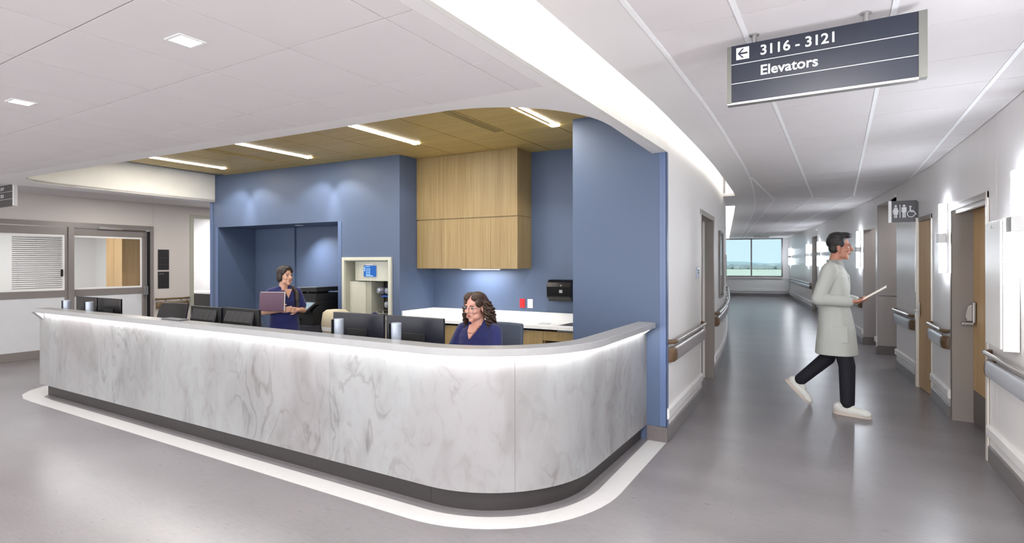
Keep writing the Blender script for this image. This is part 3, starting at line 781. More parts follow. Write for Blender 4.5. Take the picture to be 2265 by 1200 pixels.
# far doorway jambs
for n, (o, z) in enumerate(((D3Y, 2.35), (D4, 2.12))):
    d = struct(empty('door_%d' % (4 + n)), 'taupe doorway far down the right corridor wall' if n == 0 else 'last taupe doorway beside the far window')
    MB().box(XR(o[1]) - .01, XR(o[1]) + .2, o[1] - .06, o[1], 0, z).build('door_jamb', 'taupe', d)
    MB().box(XR(o[0]) - .01, XR(o[0]) + .2, o[0], o[0] + .06, 0, z).build('door_jamb', 'taupe', d)
    MB().prism([(XR(o[0]) + .16, o[0]), (XR(o[1]) + .16, o[1]), (XR(o[1]) + .2, o[1]), (XR(o[0]) + .2, o[0])], .01, z).build('door_leaf', 'taupe_panel', d)

# sliding glass doors on the far left
d = struct(empty('door_6'), 'wide sliding glass doors with grey frames and white lower panels')
MB().box(XW - .02, XW + .02, SD0, SD1, 2.17, 2.25).build('door_head', 'aluminium', d)
MB().box(XW - .03, XW + .03, SD1 - .055, SD1, 0, 2.25).build('door_jamb', 'aluminium', d)
MB().box(XW - .01, XW + .012, SD1 - .10, SD1 - .055, 0, 2.15).build('door_seal', 'black_plastic', d)
def leaf(y0, y1, x, blind):
    l = MB().box(x - .02, x + .02, y0, y1, 2.03, 2.16); l.box(x - .02, x + .02, y0, y0 + .075, 0, 2.03); l.box(x - .02, x + .02, y1 - .075, y1, 0, 2.03)
    l.box(x - .02, x + .02, y0 + .075, y1 - .075, .985, 1.10); l.box(x - .02, x + .02, y0 + .075, y1 - .075, 0, .135)
    l = l.build('door_leaf', 'aluminium', d, bevel=.003)
    MB().box(x - .004, x + .004, y0 + .075, y1 - .075, 1.10, 2.03).build('door_pane', 'pane_clear', l)
    MB().box(x - .01, x + .01, y0 + .075, y1 - .075, .135, .985).build('door_panel', 'frost_panel', l)
    rim = MB()
    for a, c, e, f_ in ((y0 + .075, y1 - .075, 2.0, 2.03), (y0 + .075, y1 - .075, 1.10, 1.13), (y0 + .075, y0 + .1, 1.13, 2.0), (y1 - .1, y1 - .075, 1.13, 2.0)): rim.box(x + .004, x + .014, a, c, e, f_)
    rim.build('pane_rim', 'white_trim', l)
    return l
leaf(2.2, 4.20, XW + .0, True); leaf(4.16, 5.42, XW - .05, False)
MB().box(XW - .03, XW + .05, 4.17, 4.25, 0, 2.17).build('door_mullion', 'aluminium', d)
MB().box(XW + .0, XW + .04, 5.36, 5.42, .96, 1.12).build('door_latch', 'steel_satin', d)
MB().box(XW + .01, XW + .03, 4.07, 4.10, 1.33, 1.45).build('door_latch', 'black_plastic', d)
MB().box(XW + .02, XW + .05, 4.62, 5.46, 2.165, 2.195).build('door_closer', 'steel_satin', d)
# left doorway further on
d = struct(empty('door_7'), 'open doorway with pale green-grey frame past the blue wall')
MB().box(XW - .16, XW + .012, 6.215, 6.29, 0, 2.53).build('door_jamb', 'station_beige_dark', d)
MB().box(XW - .16, XW + .012, 7.25, 7.31, 0, 2.53).build('door_jamb', 'station_beige_dark', d)
MB().box(XW - .16, XW + .012, 6.29, 7.25, 2.46, 2.53).build('door_head', 'station_beige_dark', d)

# ================================================================== RECEPTION DESK
desk = tag(empty('reception_desk', (-4.8, 2.9, 0)), 'long reception desk with swirled pale stone front, rounded corner and lit ledge', 'desk')
def child(mb, name, material, parent, **k):
    """world-space geometry under a thing that stands away from the origin"""
    inv = Matrix.Translation(-Vector(parent.matrix_basis.translation)) if not parent.rotation_euler.z else (Matrix.Translation(parent.location) @ Matrix.Rotation(parent.rotation_euler.z, 4, 'Z')).inverted()
    p = parent.parent
    mb.moved(inv)
    return mb.build(name, material, parent, **k)
L = path_length(DESK)
cuts = [0, 2.52, 4.97, 6.45, L]
for a, c in zip(cuts, cuts[1:]):
    child(MB().sweep(cut_path(DESK, a + .0008, c - .0008), [(0, .13), (-.03, .13), (-.03, .985), (0, .985)]), 'front_panel', 'swirl_stone', desk, smooth=30)
tk = [0.09, 3.62, 5.86, L - .01]
for a, c in zip(tk, tk[1:]):
    child(MB().sweep(cut_path(DESK, a + .001, c - .001), [(-.05, .0), (-.07, .0), (-.07, .15), (-.05, .15)]), 'toe_kick', 'toe_kick', desk, smooth=30)
cpath = [(-8.03, 2.74)] + DESK[1:-1] + [(-1.455, 4.742)]
child(MB().sweep(cpath, [(.083, .983), (.083, 1.026), (.079, 1.03), (-.069, 1.03), (-.073, 1.026), (-.073, .983)]), 'counter_ledge', 'counter_white', desk, smooth=30)
child(MB().sweep(cut_path(cpath, .05, path_length(cpath) - .07), [(.012, .974), (.034, .974), (.034, .981), (.012, .981)]), 'led_strip', 'led_white', desk)
child(MB().sweep([(-8.13, 2.74), (-8.02, 2.74)], [(.083, .984), (0, .984), (0, .90)]), 'ledge_bracket', 'counter_white', desk)
child(MB().sweep([(-1.455, 4.68), (-1.455, 4.74)], [(.07, .984), (0, .984), (0, .93)]), 'ledge_bracket', 'counter_white', desk)
child(MB().sweep(cut_path(DESK, .05, L - .02), [(-.032, .70), (-.72, .70), (-.72, .74), (-.032, .74)]), 'work_surface', 'counter_white', desk)
for s in (.1, 2.4, 4.8): child(MB().sweep(cut_path(DESK, s, s + .03), [(-.08, 0), (-.68, 0), (-.68, .70), (-.08, .70)]), 'gable', 'counter_white', desk)
child(MB().sweep(cut_path(DESK, L - .2, L - .17), [(-.08, 0), (-.5, 0), (-.5, .70), (-.08, .70)]), 'gable', 'counter_white', desk)

# ---- monitors
def flat_monitor(x, y, ztop, w, h, label, navy, rz=0):
    m = tag(empty('monitor', (x, y, .74), rz), label, 'monitor')
    zt = ztop - .74
    sh = MB().box(-w / 2, w / 2, -.012, .012, zt - h, zt).build('housing', 'navy_gloss' if navy else 'black_gloss', m, bevel=.006)
    MB().box(-w / 2 + .008, w / 2 - .008, .012, .0135, zt - h + .015, zt - .008).build('screen', 'screen_grey', m)
    MB().lathe([(.075, zt - h * .62), (.075, zt - h * .62 + .001), (.06, zt - h * .62 + .002), (.05, zt - h * .62 + .002)], n=20).moved(Matrix.Identity(4))
    k = MB().box(-.11, .11, -.02, -.012, zt - h * .78, zt - h * .36); k.build('rear_boss', 'black_plastic', m, bevel=.004)
    MB().tube([(0, -.02, zt - h * .57), (0, -.12, zt - h * .57), (0, -.17, zt - h * .57)], .022, 12).build('arm_joint', 'black_plastic', m, smooth=40)
    MB().lathe([(.030, .02), (.034, .1), (.037, zt - .035), (.037, zt - .03), (.034, zt - .026)], (-.0, -.20, 0), 24).build('stand_column', 'silver_plastic', m, smooth=40)
    MB().box(-.048, -.038, -.235, -.19, .02, zt - .032).build('cable_cover', 'black_plastic', m)
    MB().prism([(-.13, -.26), (.13, -.26), (.13, -.02), (-.13, -.02)], .001, .018).build('stand_base', 'silver_plastic', m, bevel=.006)
    return m
flat_monitor(-3.30, 3.15, 1.150, .56, .335, 'dark monitor seen from behind, on silver column, beside the one facing the seated person', True)
flat_monitor(-2.715, 3.15, 1.150, .55, .335, 'dark monitor seen from behind directly before the seated person', True)
flat_monitor(-7.73, 3.06, 1.150, .52, .335, 'glossy black monitor at the far end of the desk, second from the black chair', False)
flat_monitor(-7.17, 3.06, 1.150, .53, .335, 'glossy black monitor at the far desk end, nearer the black chair', False)
def vent_monitor(x, y, ztop, w, label):
    m = tag(empty('monitor', (x, y, .74), R_(-2)), label, 'monitor')
    zt = ztop - .74; h = .34
    MB().box(-w / 2, w / 2, -.01, .022, zt - h, zt).build('housing', 'black_plastic', m, bevel=.005)
    MB().box(-w / 2 + .01, w / 2 - .01, .022, .0235, zt - h + .012, zt - .01).build('screen', 'screen_grey', m)
    MB().prism_x([(-.01, zt - .02), (-.05, zt - .13), (-.05, zt - .30), (-.01, zt - .33)], -w * .40, w * .40).build('rear_hump', 'black_plastic', m, bevel=.012)
    for i in range(5):
        xx = -w * .34 + i * w * .17
        MB().prism_x([(-.014, zt - .028), (-.051, zt - .125), (-.044, zt - .13), (-.008, zt - .03)], xx - .004, xx + .004).build('vent_rib', 'dark_grey_plastic', m)
    MB().box(-.04, .04, -.07, -.035, .02, zt - .2).build('stand_neck', 'black_plastic', m, bevel=.01)
    MB().prism([(-.12, -.16), (.12, -.16), (.12, .08), (-.12, .08)], .001, .016).build('stand_base', 'black_plastic', m, bevel=.005)
    return m
vent_monitor(-5.67, 3.30, 1.100, .57, 'black monitor with ribbed vents on its back, next to the pale doorway side')
vent_monitor(-5.07, 3.30, 1.105, .60, 'black monitor with ribbed vents on its back, before the standing person')
tag(MB().box(-.15, .15, -.045, .045, 0, .012).build('document_tray', 'mid_grey_plastic', None, bevel=.004, loc=(-5.25, 2.765, 1.0305)), 'thin grey slab lying on the desk ledge before the ribbed monitors', 'tray')

# ---- chairs
def office_chair(name, loc, rz, ztop, w, fabric, label):
    c = tag(empty(name, loc, rz), label, 'chair')      # sitter faces -y
    MB().loft([((0, 0, .43), w * .46, .22), ((0, 0, .46), w * .5, .24), ((0, 0, .50), w * .48, .23)], 28, 4).build('seat', fabric, c, smooth=50)
    b = MB(); n = 14; zb = .56
    prof = []
    for i in range(9):
        t = i / 8; z = zb + (ztop - zb) * t; bow = .05 * math.sin(t * PI) ; ww = w / 2 * (1 - .10 * t ** 4) * (.82 + .18 * min(1, t * 3))
        prof.append((z, .25 + .09 * t - bow * .5, ww))
    vs = []; fs = []
    for z, y, ww in prof:
        for k in range(9):
            u = -1 + k / 4; vs.append((u * ww, y - .035 * (1 - u * u) * -1 - .03 * u * u, z))
    for z, y, ww in prof:
        for k in range(9):
            u = -1 + k / 4; vs.append((u * ww, y - .035 * (1 - u * u) * -1 - .03 * u * u + .05, z))
    m9 = 9 * 9
    for i in range(8):
        for k in range(8):
            a = i * 9 + k; fs += [(a, a + 1, a + 10, a + 9), (a + m9, a + 9 + m9, a + 10 + m9, a + 1 + m9)]
    for k in range(8): fs += [(k, k + m9, k + 1 + m9, k + 1), (72 + k, 73 + k, 73 + k + m9, 72 + k + m9)]
    for i in range(8): fs += [(i * 9, i * 9 + 9, i * 9 + 9 + m9, i * 9 + m9), (i * 9 + 8, i * 9 + 8 + m9, i * 9 + 17 + m9, i * 9 + 17)]
    b.add(vs, fs).build('backrest', fabric, c, smooth=60, bevel=.018, seg=3)
    MB().tube([(0, .1, .42), (0, .30, .44), (0, .36, .62)], .022, 10).build('back_support', 'chair_base', c, smooth=40)
    MB().lathe([(.03, .12), (.03, .3), (.022, .3), (.022, .43)], n=16).build('gas_lift', 'chair_base', c, smooth=40)
    for i in range(5):
        a = i * 2 * PI / 5; e = (.30 * math.cos(a), .30 * math.sin(a))
        MB().tube([(0, 0, .13), (e[0], e[1], .075)], [.028, .018], 8).build('base_leg', 'chair_base', c, smooth=40)
        MB().lathe([(.012, -.02), (.028, -.018), (.028, .018), (.012, .02)], (e[0], e[1], .029), 14, 'x').build('castor', 'black_plastic', c, smooth=40)
    for s in (-1, 1):
        MB().tube([(s * .2, .05, .44), (s * (w / 2 + .03), .05, .46), (s * (w / 2 + .04), .05, .66)], .014, 8).build('arm_post', 'chair_base', c, smooth=40)
        MB().box(s * (w / 2 + .04) - .035, s * (w / 2 + .04) + .035, -.08, .16, .66, .69).build('armrest', 'chair_base', c, bevel=.012)
    return c
office_chair('office_chair', (-2.56, 3.80, 0), R_(4), 1.02, .50, 'chair_fabric', 'slate blue office chair that the seated person occupies')
office_chair('office_chair', (-5.25, 3.92, 0), R_(165), 1.00, .46, 'chair_fabric', 'grey-blue office chair standing empty before the standing person')
office_chair('office_chair', (-7.93, 3.92, 0), R_(18), .99, .48, 'chair_black', 'black office chair near the far end of the desk')

# ================================================================== NICHE: CABINETS AND WORKTOP
CF = off(YB, -.345)
up = tag(empty('upper_cabinet', (-3.98, YB(-3.98) - .17, 1.48)), 'oak upper cabinet with tall panel over four flat doors', 'cabinet')
child(MB().sbox(-4.715, -3.252, off(CF, .02), off(YB, -.002), 1.485, WC - .002), 'body', 'oak', up)
child(MB().sbox(-4.715, -3.249, CF, off(CF, .02), 2.105, WC - .002), 'fascia_panel', 'oak', up)
child(MB().sbox(-3.252, -3.247, CF, off(YB, -.002), 2.105, WC - .002), 'side_panel', 'oak', up)
child(MB().sbox(-3.252, -3.247, CF, off(YB, -.002), 1.48, 2.092), 'side_panel', 'oak', up)
xs = [-4.712, -4.322, -3.963, -3.607, -3.249]
for a, c in zip(xs, xs[1:]): child(MB().sbox(a + .0015, c - .0015, CF, off(CF, .02), 1.478, 2.092), 'door', 'oak', up)
ul = tag(empty('cabinet_light', (-3.85, CF(-3.85) + .15, 1.46)), 'slim strip light under the oak upper cabinet', 'light')
MB().box(-.30, .30, -.03, .03, .008, .022).build('housing', 'white_plastic', ul)
MB().box(-.28, .28, -.012, .012, .002, .008).build('diffuser', 'sconce_soft', ul)
area(ul, (0, 0, -.003), .5, 4.2, (.95, .97, 1), size_y=.04)

LFR = off(YB, -.60)
wt = tag(empty('worktop', (-3.4, YB(-3.4) - .3, .82)), 'long white worktop with upstand along the blue niche walls', 'worktop')
SX0, SX1 = -2.66, -2.22
child(MB().sbox(-4.714, SX0, off(LFR, -.025), off(YB, -.002), .825, .86), 'slab', 'quartz', wt, bevel=.002)
child(MB().sbox(SX0, -2.163, off(LFR, -.025), off(YB, -.52), .825, .86), 'slab', 'quartz', wt)
child(MB().sbox(SX0, -2.163, off(YB, -.16), off(YB, -.002), .825, .86), 'slab', 'quartz', wt)
child(MB().sbox(-4.714, -2.163, off(YB, -.022), off(YB, -.001), .86, .95), 'upstand', 'quartz', wt, bevel=.002)
child(MB().box(-4.716, -4.695, YF(-4.7) + .03, YB(-4.7) - .02, .825, .95), 'upstand', 'quartz', wt, bevel=.002)
child(MB().lathe([(.075, 0), (.075, .003), (.055, .003), (.055, -.0)], (-2.87, LFR(-2.87) + .2, .8595), 28), 'waste_ring', 'steel', wt, smooth=40)
sk = tag(empty('sink', (-2.42, YB(-2.42) - .34, .70)), 'small stainless sink sunk in the white worktop', 'sink')
b = MB(); 
for (x0, x1, y0, y1, z0, z1) in ((SX0, SX1, -.52, -.5, .70, .86), (SX0, SX1, -.18, -.16, .70, .86), (SX0, SX0 + .015, -.5, -.18, .70, .86), (SX0, SX1, -.5, -.18, .69, .70)):
    b.sbox(x0, x1, off(YB, y0), off(YB, y1), z0, z1 + .001)
child(b, 'basin', 'steel', sk)
fx, fy = -2.44, YB(-2.44) - .11
child(MB().tube([(fx, fy, .86), (fx, fy, 1.02)] + [(fx, fy - .075 + .075 * math.cos(R_(a)), 1.02 + .06 * math.sin(R_(a))) for a in (30, 60, 90, 120, 150, 180)], .010, 10), 'tap', 'steel', sk, smooth=50)

def base_unit(x0, x1, label, fronts, pull=None):
    u = tag(empty('base_cabinet', ((x0 + x1) / 2, LFR((x0 + x1) / 2) + .29, 0)), label, 'cabinet')
    child(MB().sbox(x0 + .001, x1 - .001, off(LFR, .02), off(YB, -.01), .1, .68), 'body', 'oak', u)
    child(MB().sbox(x0, x1, off(LFR, .07), off(LFR, .09), 0, .1), 'plinth', 'dark_base', u)
    for nm, a, c, z0, z1 in fronts:
        f = child(MB().sbox(a + .002, c - .002, LFR, off(LFR, .02), z0, z1), nm, 'oak', u)
        f_loc = (a + c) / 2
        if pull:
            hb = MB().sbox(f_loc - .05, f_loc + .05, off(LFR, -.018), off(LFR, .004), z1 - .002, z1 + .004)
            hb.moved(Matrix.Translation(-Vector(u.location))); hb.build('pull', 'steel', f)
    return u
base_unit(-4.70, -3.90, 'oak base cabinet in the corner by the blue return wall', [('door', -4.70, -4.30, .11, .80), ('door', -4.30, -3.90, .11, .80)], True)
base_unit(-3.90, -3.21, 'oak drawer cabinet behind the seated person', [('drawer', -3.90, -3.21, .70, .80), ('drawer', -3.90, -3.21, .41, .695), ('drawer', -3.90, -3.21, .11, .405)])
base_unit(-3.21, -2.79, 'oak base cabinet with single door and steel edge pull', [('door', -3.21, -2.79, .11, .80)], True)
u = tag(empty('sink_apron', (-2.47, LFR(-2.47), .7)), 'shallow oak apron closing the open space under the sink', 'cabinet')
child(MB().sbox(-2.788, -2.165, LFR, off(LFR, .02), .70, .80), 'panel', 'oak', u)
child(MB().sbox(-2.788, -2.772, off(LFR, .02), off(YB, -.01), .0, .80), 'gable', 'oak', u)
child(MB().sbox(-2.772, -2.165, off(YB, -.025), off(YB, -.008), .0, .68), 'back_panel', 'dark_base', u)

pt = tag(empty('towel_dispenser', (-2.80, YB(-2.80) - .004, 1.10)), 'black paper towel dispenser on the blue wall beside the sink', 'dispenser')
pt.rotation_euler.z = math.atan(.05)
MB().prism_x([(0, .02), (-.17, .02), (-.20, .05), (-.21, .17), (-.19, .22), (-.15, .25), (0, .25)], -.155, .155).build('cover', 'black_gloss', pt, bevel=.012)
MB().box(-.15, .15, -.16, -.0, 0, .024).build('tray', 'black_plastic', pt, bevel=.006)
MB().box(.01, .05, -.214, -.208, .10, .135).build('emblem', 'letter_grey', pt)
MB().lathe([(.008, -.212), (.010, -.205)], (.03, 0, .185), 12, 'y').build('lock', 'letter_grey', pt)
def outlet(x, z0, z1, label, m):
    o = tag(empty('wall_outlet', (x, YB(x), z0), math.atan(.05)), label, 'outlet')
    MB().box(-.036, .036, -.008, 0, 0, z1 - z0).build('plate', m, o, bevel=.003)
    for q in (.28, .66):
        k = MB().box(-.017, .017, -.011, -.008, (z1 - z0) * q, (z1 - z0) * q + .028).build('socket', m, o, bevel=.002)
        for s in (-.007, .007): MB().box(s - .0015, s + .0015, -.0115, -.011, (z1 - z0) * q + .012, (z1 - z0) * q + .022).build('slot', 'sign_black', k)
outlet(-3.372, .994, 1.104, 'red emergency socket on the blue wall above the worktop', 'red_plastic')
outlet(-3.264, .993, 1.102, 'white double socket next to the red one', 'white_plastic')

# ================================================================== TUBE STATION
ts = tag(empty('tube_station', (-5.25, YF(-5.25), 0)), 'beige pneumatic tube station with blue keypad screen, recessed in the blue wall', 'tube station')
F_ = lambda d: off(YF, d)
TSX0, TSX1 = -5.665, -4.832
fr = MB().sbox(TSX0, PL + .005, F_(-.03), F_(.02), .25, 1.624); fr.sbox(PR_ - .005, TSX1, F_(-.03), F_(.02), .25, 1.624); fr.sbox(PL + .005, PR_ - .005, F_(-.03), F_(.02), 1.582, 1.624)
child(fr, 'frame', 'station_beige', ts, bevel=.004)
sh = MB().sbox(PL, PR_, F_(.40), F_(.42), 0, PZ); sh.sbox(PL, PL + .012, F_(0), F_(.4), 0, PZ); sh.sbox(PR_ - .012, PR_, F_(0), F_(.4), 0, PZ); sh.sbox(PL, PR_, F_(.0), F_(.4), PZ - .012, PZ)
child(sh, 'niche_lining', 'station_beige_dark', ts)
child(MB().sbox(PL + .012, PR_ - .012, F_(.16), F_(.30), 1.31, 1.57), 'back_housing', 'station_beige_dark', ts)
hd = MB(); hx0, hx1 = -5.53, -4.95
pts = [(hx0, .15), (hx0, .045), (hx0 + .1, .015), ((hx0 + hx1) / 2, 0), (hx1 - .1, .015), (hx1, .045), (hx1, .15)]
hd.prism([(x, YF(x) + d + .03) for x, d in pts], 1.315, 1.57)
child(hd, 'control_head', 'station_beige', ts, bevel=.005)
scr = child(MB().sbox(-5.325, -5.128, F_(.018), F_(.032), 1.372, 1.515), 'screen', 'screen_blue', ts)
keys = MB()
for i in range(4):
    for j in range(3):
        kx, kz = -5.285 + j * .026, 1.48 - i * .024
        keys.sbox(kx, kx + .018, F_(.0165), F_(.018), kz - .016, kz)
keys.sbox(-5.29, -5.17, F_(.0165), F_(.018), 1.377, 1.39); keys.sbox(-5.29, -5.22, F_(.0165), F_(.018), 1.497, 1.507); keys.sbox(-5.317, -5.30, F_(.0165), F_(.018), 1.44, 1.50)
inv = Matrix.Translation(-Vector(ts.location)); keys.moved(inv).build('key_pad', 'screen_key', scr)
child(MB().sbox(-5.29, -5.17, F_(.025), F_(.03), 1.522, 1.538), 'name_strip', 'letter_white', ts)
child(MB().sbox(PL + .012, -5.335, F_(.06), F_(.30), .25, 1.305), 'side_cover', 'station_beige', ts, bevel=.004)
child(MB().sbox(-5.335, -5.245, F_(.07), F_(.30), .25, 1.305), 'side_cover', 'station_beige_dark', ts)
child(MB().sbox(-5.245, PR_ - .012, F_(.36), F_(.38), .25, 1.31), 'bay_back', 'station_dark', ts)
child(MB().sbox(-5.245, PR_ - .012, F_(.06), F_(.36), .82, .86), 'bay_shelf', 'station_beige_dark', ts)
child(MB().sbox(-5.06, -5.02, F_(.2), F_(.24), .86, 1.3), 'bay_post', 'station_beige', ts)
child(MB().sbox(-5.245, PR_ - .012, F_(.1), F_(.36), .25, .82), 'bay_front', 'station_beige_dark', ts)
wr = MB()
for a in range(0, 3):
    x = -5.13 + a * .1
    wr.tube([(x, YF(x) + .05, .90), (x, YF(x) + .05, .935), (x, YF(x) + .3, .955)], .004, 6)
wr.tube([(-5.16, YF(-5.16) + .05, .90), (-4.89, YF(-4.89) + .05, .90)], .004, 6)
child(wr, 'wire_rack', 'steel', ts, smooth=40)
def carrier(x, z, y, label):
    c = tag(empty('tube_carrier', (x, YF(x) + y, z), R_(-25)), label, 'carrier')
    MB().lathe([(.038, -.12), (.050, -.105), (.054, -.06), (.049, -.05), (.049, .10), (.054, .11), (.050, .14)], n=24, axis='y').build('body', 'canister', c, smooth=40)
    MB().lathe([(.016, -.14), (.036, -.135), (.040, -.119)], n=24, axis='y').build('end_cap', 'silver_plastic', c, smooth=40)
    MB().lathe([(.0545, -.03), (.0545, .0)], n=24, axis='y').build('band', 'canister_cap', c, smooth=40)
carrier(-5.09, 1.190, .20, 'clear tube carrier on the upper rack, away from the frame edge')
carrier(-4.955, 1.190, .20, 'clear tube carrier on the upper rack, against the frame edge')
carrier(-4.965, 1.012, .20, 'clear tube carrier on the lower wire rack')
child(MB().sbox(-5.07, -4.89, F_(.06), F_(.34), 1.115, 1.128), 'blue_shelf', 'blue_plastic', ts)
child(MB().sbox(-5.20, -5.14, F_(.04), F_(.08), .865, .905), 'blue_clip', 'canister_cap', ts)

# ================================================================== COPIER AND BIN
cp = tag(empty('copier', (-6.18, 5.08, 0), math.atan(.05)), 'dark multifunction copier with tilted touch panel in the blue alcove', 'copier')
MB().box(-.32, .32, -.30, .32, .03, .74).build('cabinet', 'dark_grey_plastic', cp, bevel=.008)
for i, (a, c) in enumerate(((.05, .30), (.31, .50), (.51, .66))): MB().box(-.31, .31, -.312, -.298, a, c).build('paper_drawer', 'mid_grey_plastic', cp, bevel=.005)
MB().prism_x([(-.30, .74), (.32, .74), (.32, 1.02), (-.10, 1.02), (-.24, .98), (-.30, .92)], .12, .32).build('side_tower', 'black_plastic', cp, bevel=.006)
MB().box(-.32, .12, -.05, .32, .74, 1.02).build('body', 'black_plastic', cp)
MB().prism_x([(-.30, .74), (-.05, .74), (-.05, .80), (-.30, .765)], -.32, .12).build('output_tray', 'black_plastic', cp)
MB().box(-.32, .32, -.27, .32, 1.0, 1.06).build('scanner_bed', 'black_plastic', cp, bevel=.006)
MB().prism_y([(-.32, 1.06), (-.10, 1.06), (-.14, 1.20), (-.28, 1.215), (-.32, 1.19)], -.25, .30).build('feeder', 'dark_grey_plastic', cp, bevel=.01)
MB().prism_y([(-.10, 1.06), (.32, 1.06), (.32, 1.15), (-.09, 1.14)], -.25, .30).build('feeder_tray', 'black_plastic', cp, bevel=.006)
MB().prism_y([(-.14, 1.165), (.32, 1.175), (.32, 1.235), (-.14, 1.215)], -.24, .29).build('feeder_lid', 'black_plastic', cp, bevel=.006)
MB().box(-.02, .02, -.10, .25, 1.13, 1.18).build('feeder_guide', 'mid_grey_plastic', cp)
pn = MB().prism_x([(-.47, .93), (-.28, 1.045), (-.27, 1.025), (-.46, .905)], .06, .36).build('touch_panel', 'black_plastic', cp, bevel=.004)
MB().prism_x([(-.463, .937), (-.295, 1.039), (-.294, 1.0375), (-.462, .9355)], .08, .34).build('display', 'screen_grey', pn)
bn = tag(empty('waste_bin', (-5.42, 4.80, 0)), 'tan waste bin with swing lid standing beside the copier', 'bin')
MB().loft([((0, 0, 0), .12, .10), ((0, 0, .76), .15, .13)], 28, 4).build('body', 'bin_tan', bn, smooth=40)
MB().loft([((0, 0, .76), .157, .137), ((0, 0, .80), .161, .14), ((0, 0, .93), .145, .125), ((0, 0, .965), .105, .09)], 28, 4).build('lid', 'bin_tan', bn, smooth=40)
MB().loft([((0, 0, .71), .153, .134), ((0, 0, .76), .158, .138)], 28, 4).build('liner', 'white_plastic', bn, smooth=40)

# ================================================================== LIGHTS
def strip_light(x, y0, y1, label):
    s = tag(empty('linear_light', (x, (y0 + y1) / 2, WC)), label, 'light', 'linear lights in the oak ceiling')
    h = (y1 - y0) / 2
    MB().box(-.045, -.036, -h, h, -.006, .0).build('rail', 'light_warm', s)
    MB().box(-.036, .014, -h, h, -.003, .0).build('trough', 'gold', s)
    MB().box(.014, .042, -h, h, -.008, .0).build('diffuser', 'light_white', s)
    MB().box(-.04, .045, h, h + .05, -.012, .0).build('end_spot', 'light_warm', s)
    area(s, (.028, 0, -.010), .022, 10, (1, .95, .86), size_y=2 * h)
    # pair of small adjustable spots at the end washing the wall
    for q, a in ((-1, -24), (1, 24)): spot(s, (.0 + q * .012, h + .03, -.02), (R_(20), R_(a), 0), 7 if -5 < x < -3 else 19, 78, .6, (1, .97, .95), .012)
for n, (x, y0, y1, who) in enumerate(((-7.53, 3.55, 4.60, 'linear light in the oak ceiling over the far desk end'), (-5.83, 3.62, 4.69, 'linear light in the oak ceiling over the copier alcove'),
                                      (-4.11, 3.7, 4.76, 'linear light in the oak ceiling before the oak cabinet'), (-2.405, 3.75, 4.84, 'linear light in the oak ceiling above the seated person'))):
    strip_light(x, y0, y1, who)
def vent(x, y0, y1, label):
    s = tag(empty('air_diffuser', (x, (y0 + y1) / 2, WC)), label, 'air vent', 'slot vents in the oak ceiling'); h = (y1 - y0) / 2
    MB().box(-.055, .055, -h, h, -.002, .0).build('slot_backing', 'sign_black', s)
    for q in (-.05, -.018, .014, .046): MB().box(q - .005, q + .005, -h, h, -.008, -.002).build('vane', 'oak_ceiling', s)
vent(-3.004, 3.5, 4.80, 'dark slot vent in the oak ceiling before the oak cabinet')
vent(-6.44, 3.3, 4.63, 'dark slot vent in the oak ceiling over the copier alcove side')
def downlight(x, y, label, power=9, group='square downlights in the lobby ceiling'):
    s = tag(empty('square_downlight', (x, y, LC)), label, 'light', group)
    f = MB()
    for a in ((-.058, .058, -.058, -.046), (-.058, .058, .046, .058), (-.058, -.046, -.046, .046), (.046, .058, -.046, .046)): f.box(*a, -.004, .0)
    f.build('trim_ring', 'white_plastic', s)
    MB().box(-.046, .046, -.046, .046, -.003, -.0005).build('diffuser', 'light_white', s)
    area(s, (0, 0, -.008), .09, power, (1, .975, .95))
    return s
for k, x in enumerate((-2.40, -4.14, -5.87, -7.61)):
    for y, row in ((1.31, 'nearest the desk'), (-.43, 'second from the desk, unseen and added as fill'), (-2.16, 'farthest from the desk, unseen and added as fill')):  # the two rows behind the view are unseen, added as fill
        downlight(x, y, 'square lobby downlight, %s from the rounded corner, in the row %s' % (('first', 'second', 'third', 'fourth')[k], row))
for y, nth in ((1.2, 'nearest'), (-.6, 'second from'), (-2.3, 'third from')):  # corridor fittings out of view, added to brighten floor and walls
    downlight(-.09, y, 'unseen square fill downlight added in the corridor tiles, %s the navy hanging sign' % nth, 42, 'added fill downlights in the corridor ceiling').location.z = KC
al = tag(empty('alcove_light', (-6.85, YF(-6.85) + .30, AZ)), 'round downlight in the copier alcove ceiling', 'light')
MB().lathe([(.06, -.004), (.065, 0), (.05, 0), (.045, -.002)], n=24).build('trim_ring', 'white_plastic', al, smooth=40)
MB().lathe([(.045, -.003), (.045, -.001)], n=24).build('diffuser', 'light_white', al)
spot(al, (0, 0, -.012), (R_(4), R_(-16), 0), 60, 125, 1.0, (.95, .97, 1), .03)
for o_, who in ((O1, 'first'), (O2, 'second')):  # lamps added inside the recesses to brighten the corridor
    yy = (o_[0] + o_[1]) / 2; s = tag(empty('recess_fill_light', (XR(yy) + .7, yy, 2.5)), 'round fill light added in the ceiling of the %s grey recess' % who, 'light')
    MB().lathe([(.06, -.004), (.06, 0)], n=20).build('diffuser', 'light_white', s)
    area(s, (0, 0, -.01), .1, 9, (.95, .97, 1))
# room lights behind the doors on the left
for (x, y) in ((-13, 4.2), (-13.0, 2.0), (-13.2, 6.9)):
    s = tag(empty('room_light', (x, y, 2.70)), ('flat ceiling light over the wardrobe behind the sliding doors' if y > 4 else 'flat ceiling light behind the blind') if y < 6 else 'flat ceiling light in the room past the doorway', 'light', 'lights in the rooms behind the far wall' if y < 6 else None)
    MB().box(-.3, .3, -.3, .3, -.02, 0).build('diffuser', 'light_white', s)
    area(s, (0, 0, -.03), .55, 30, (1, .98, .96))
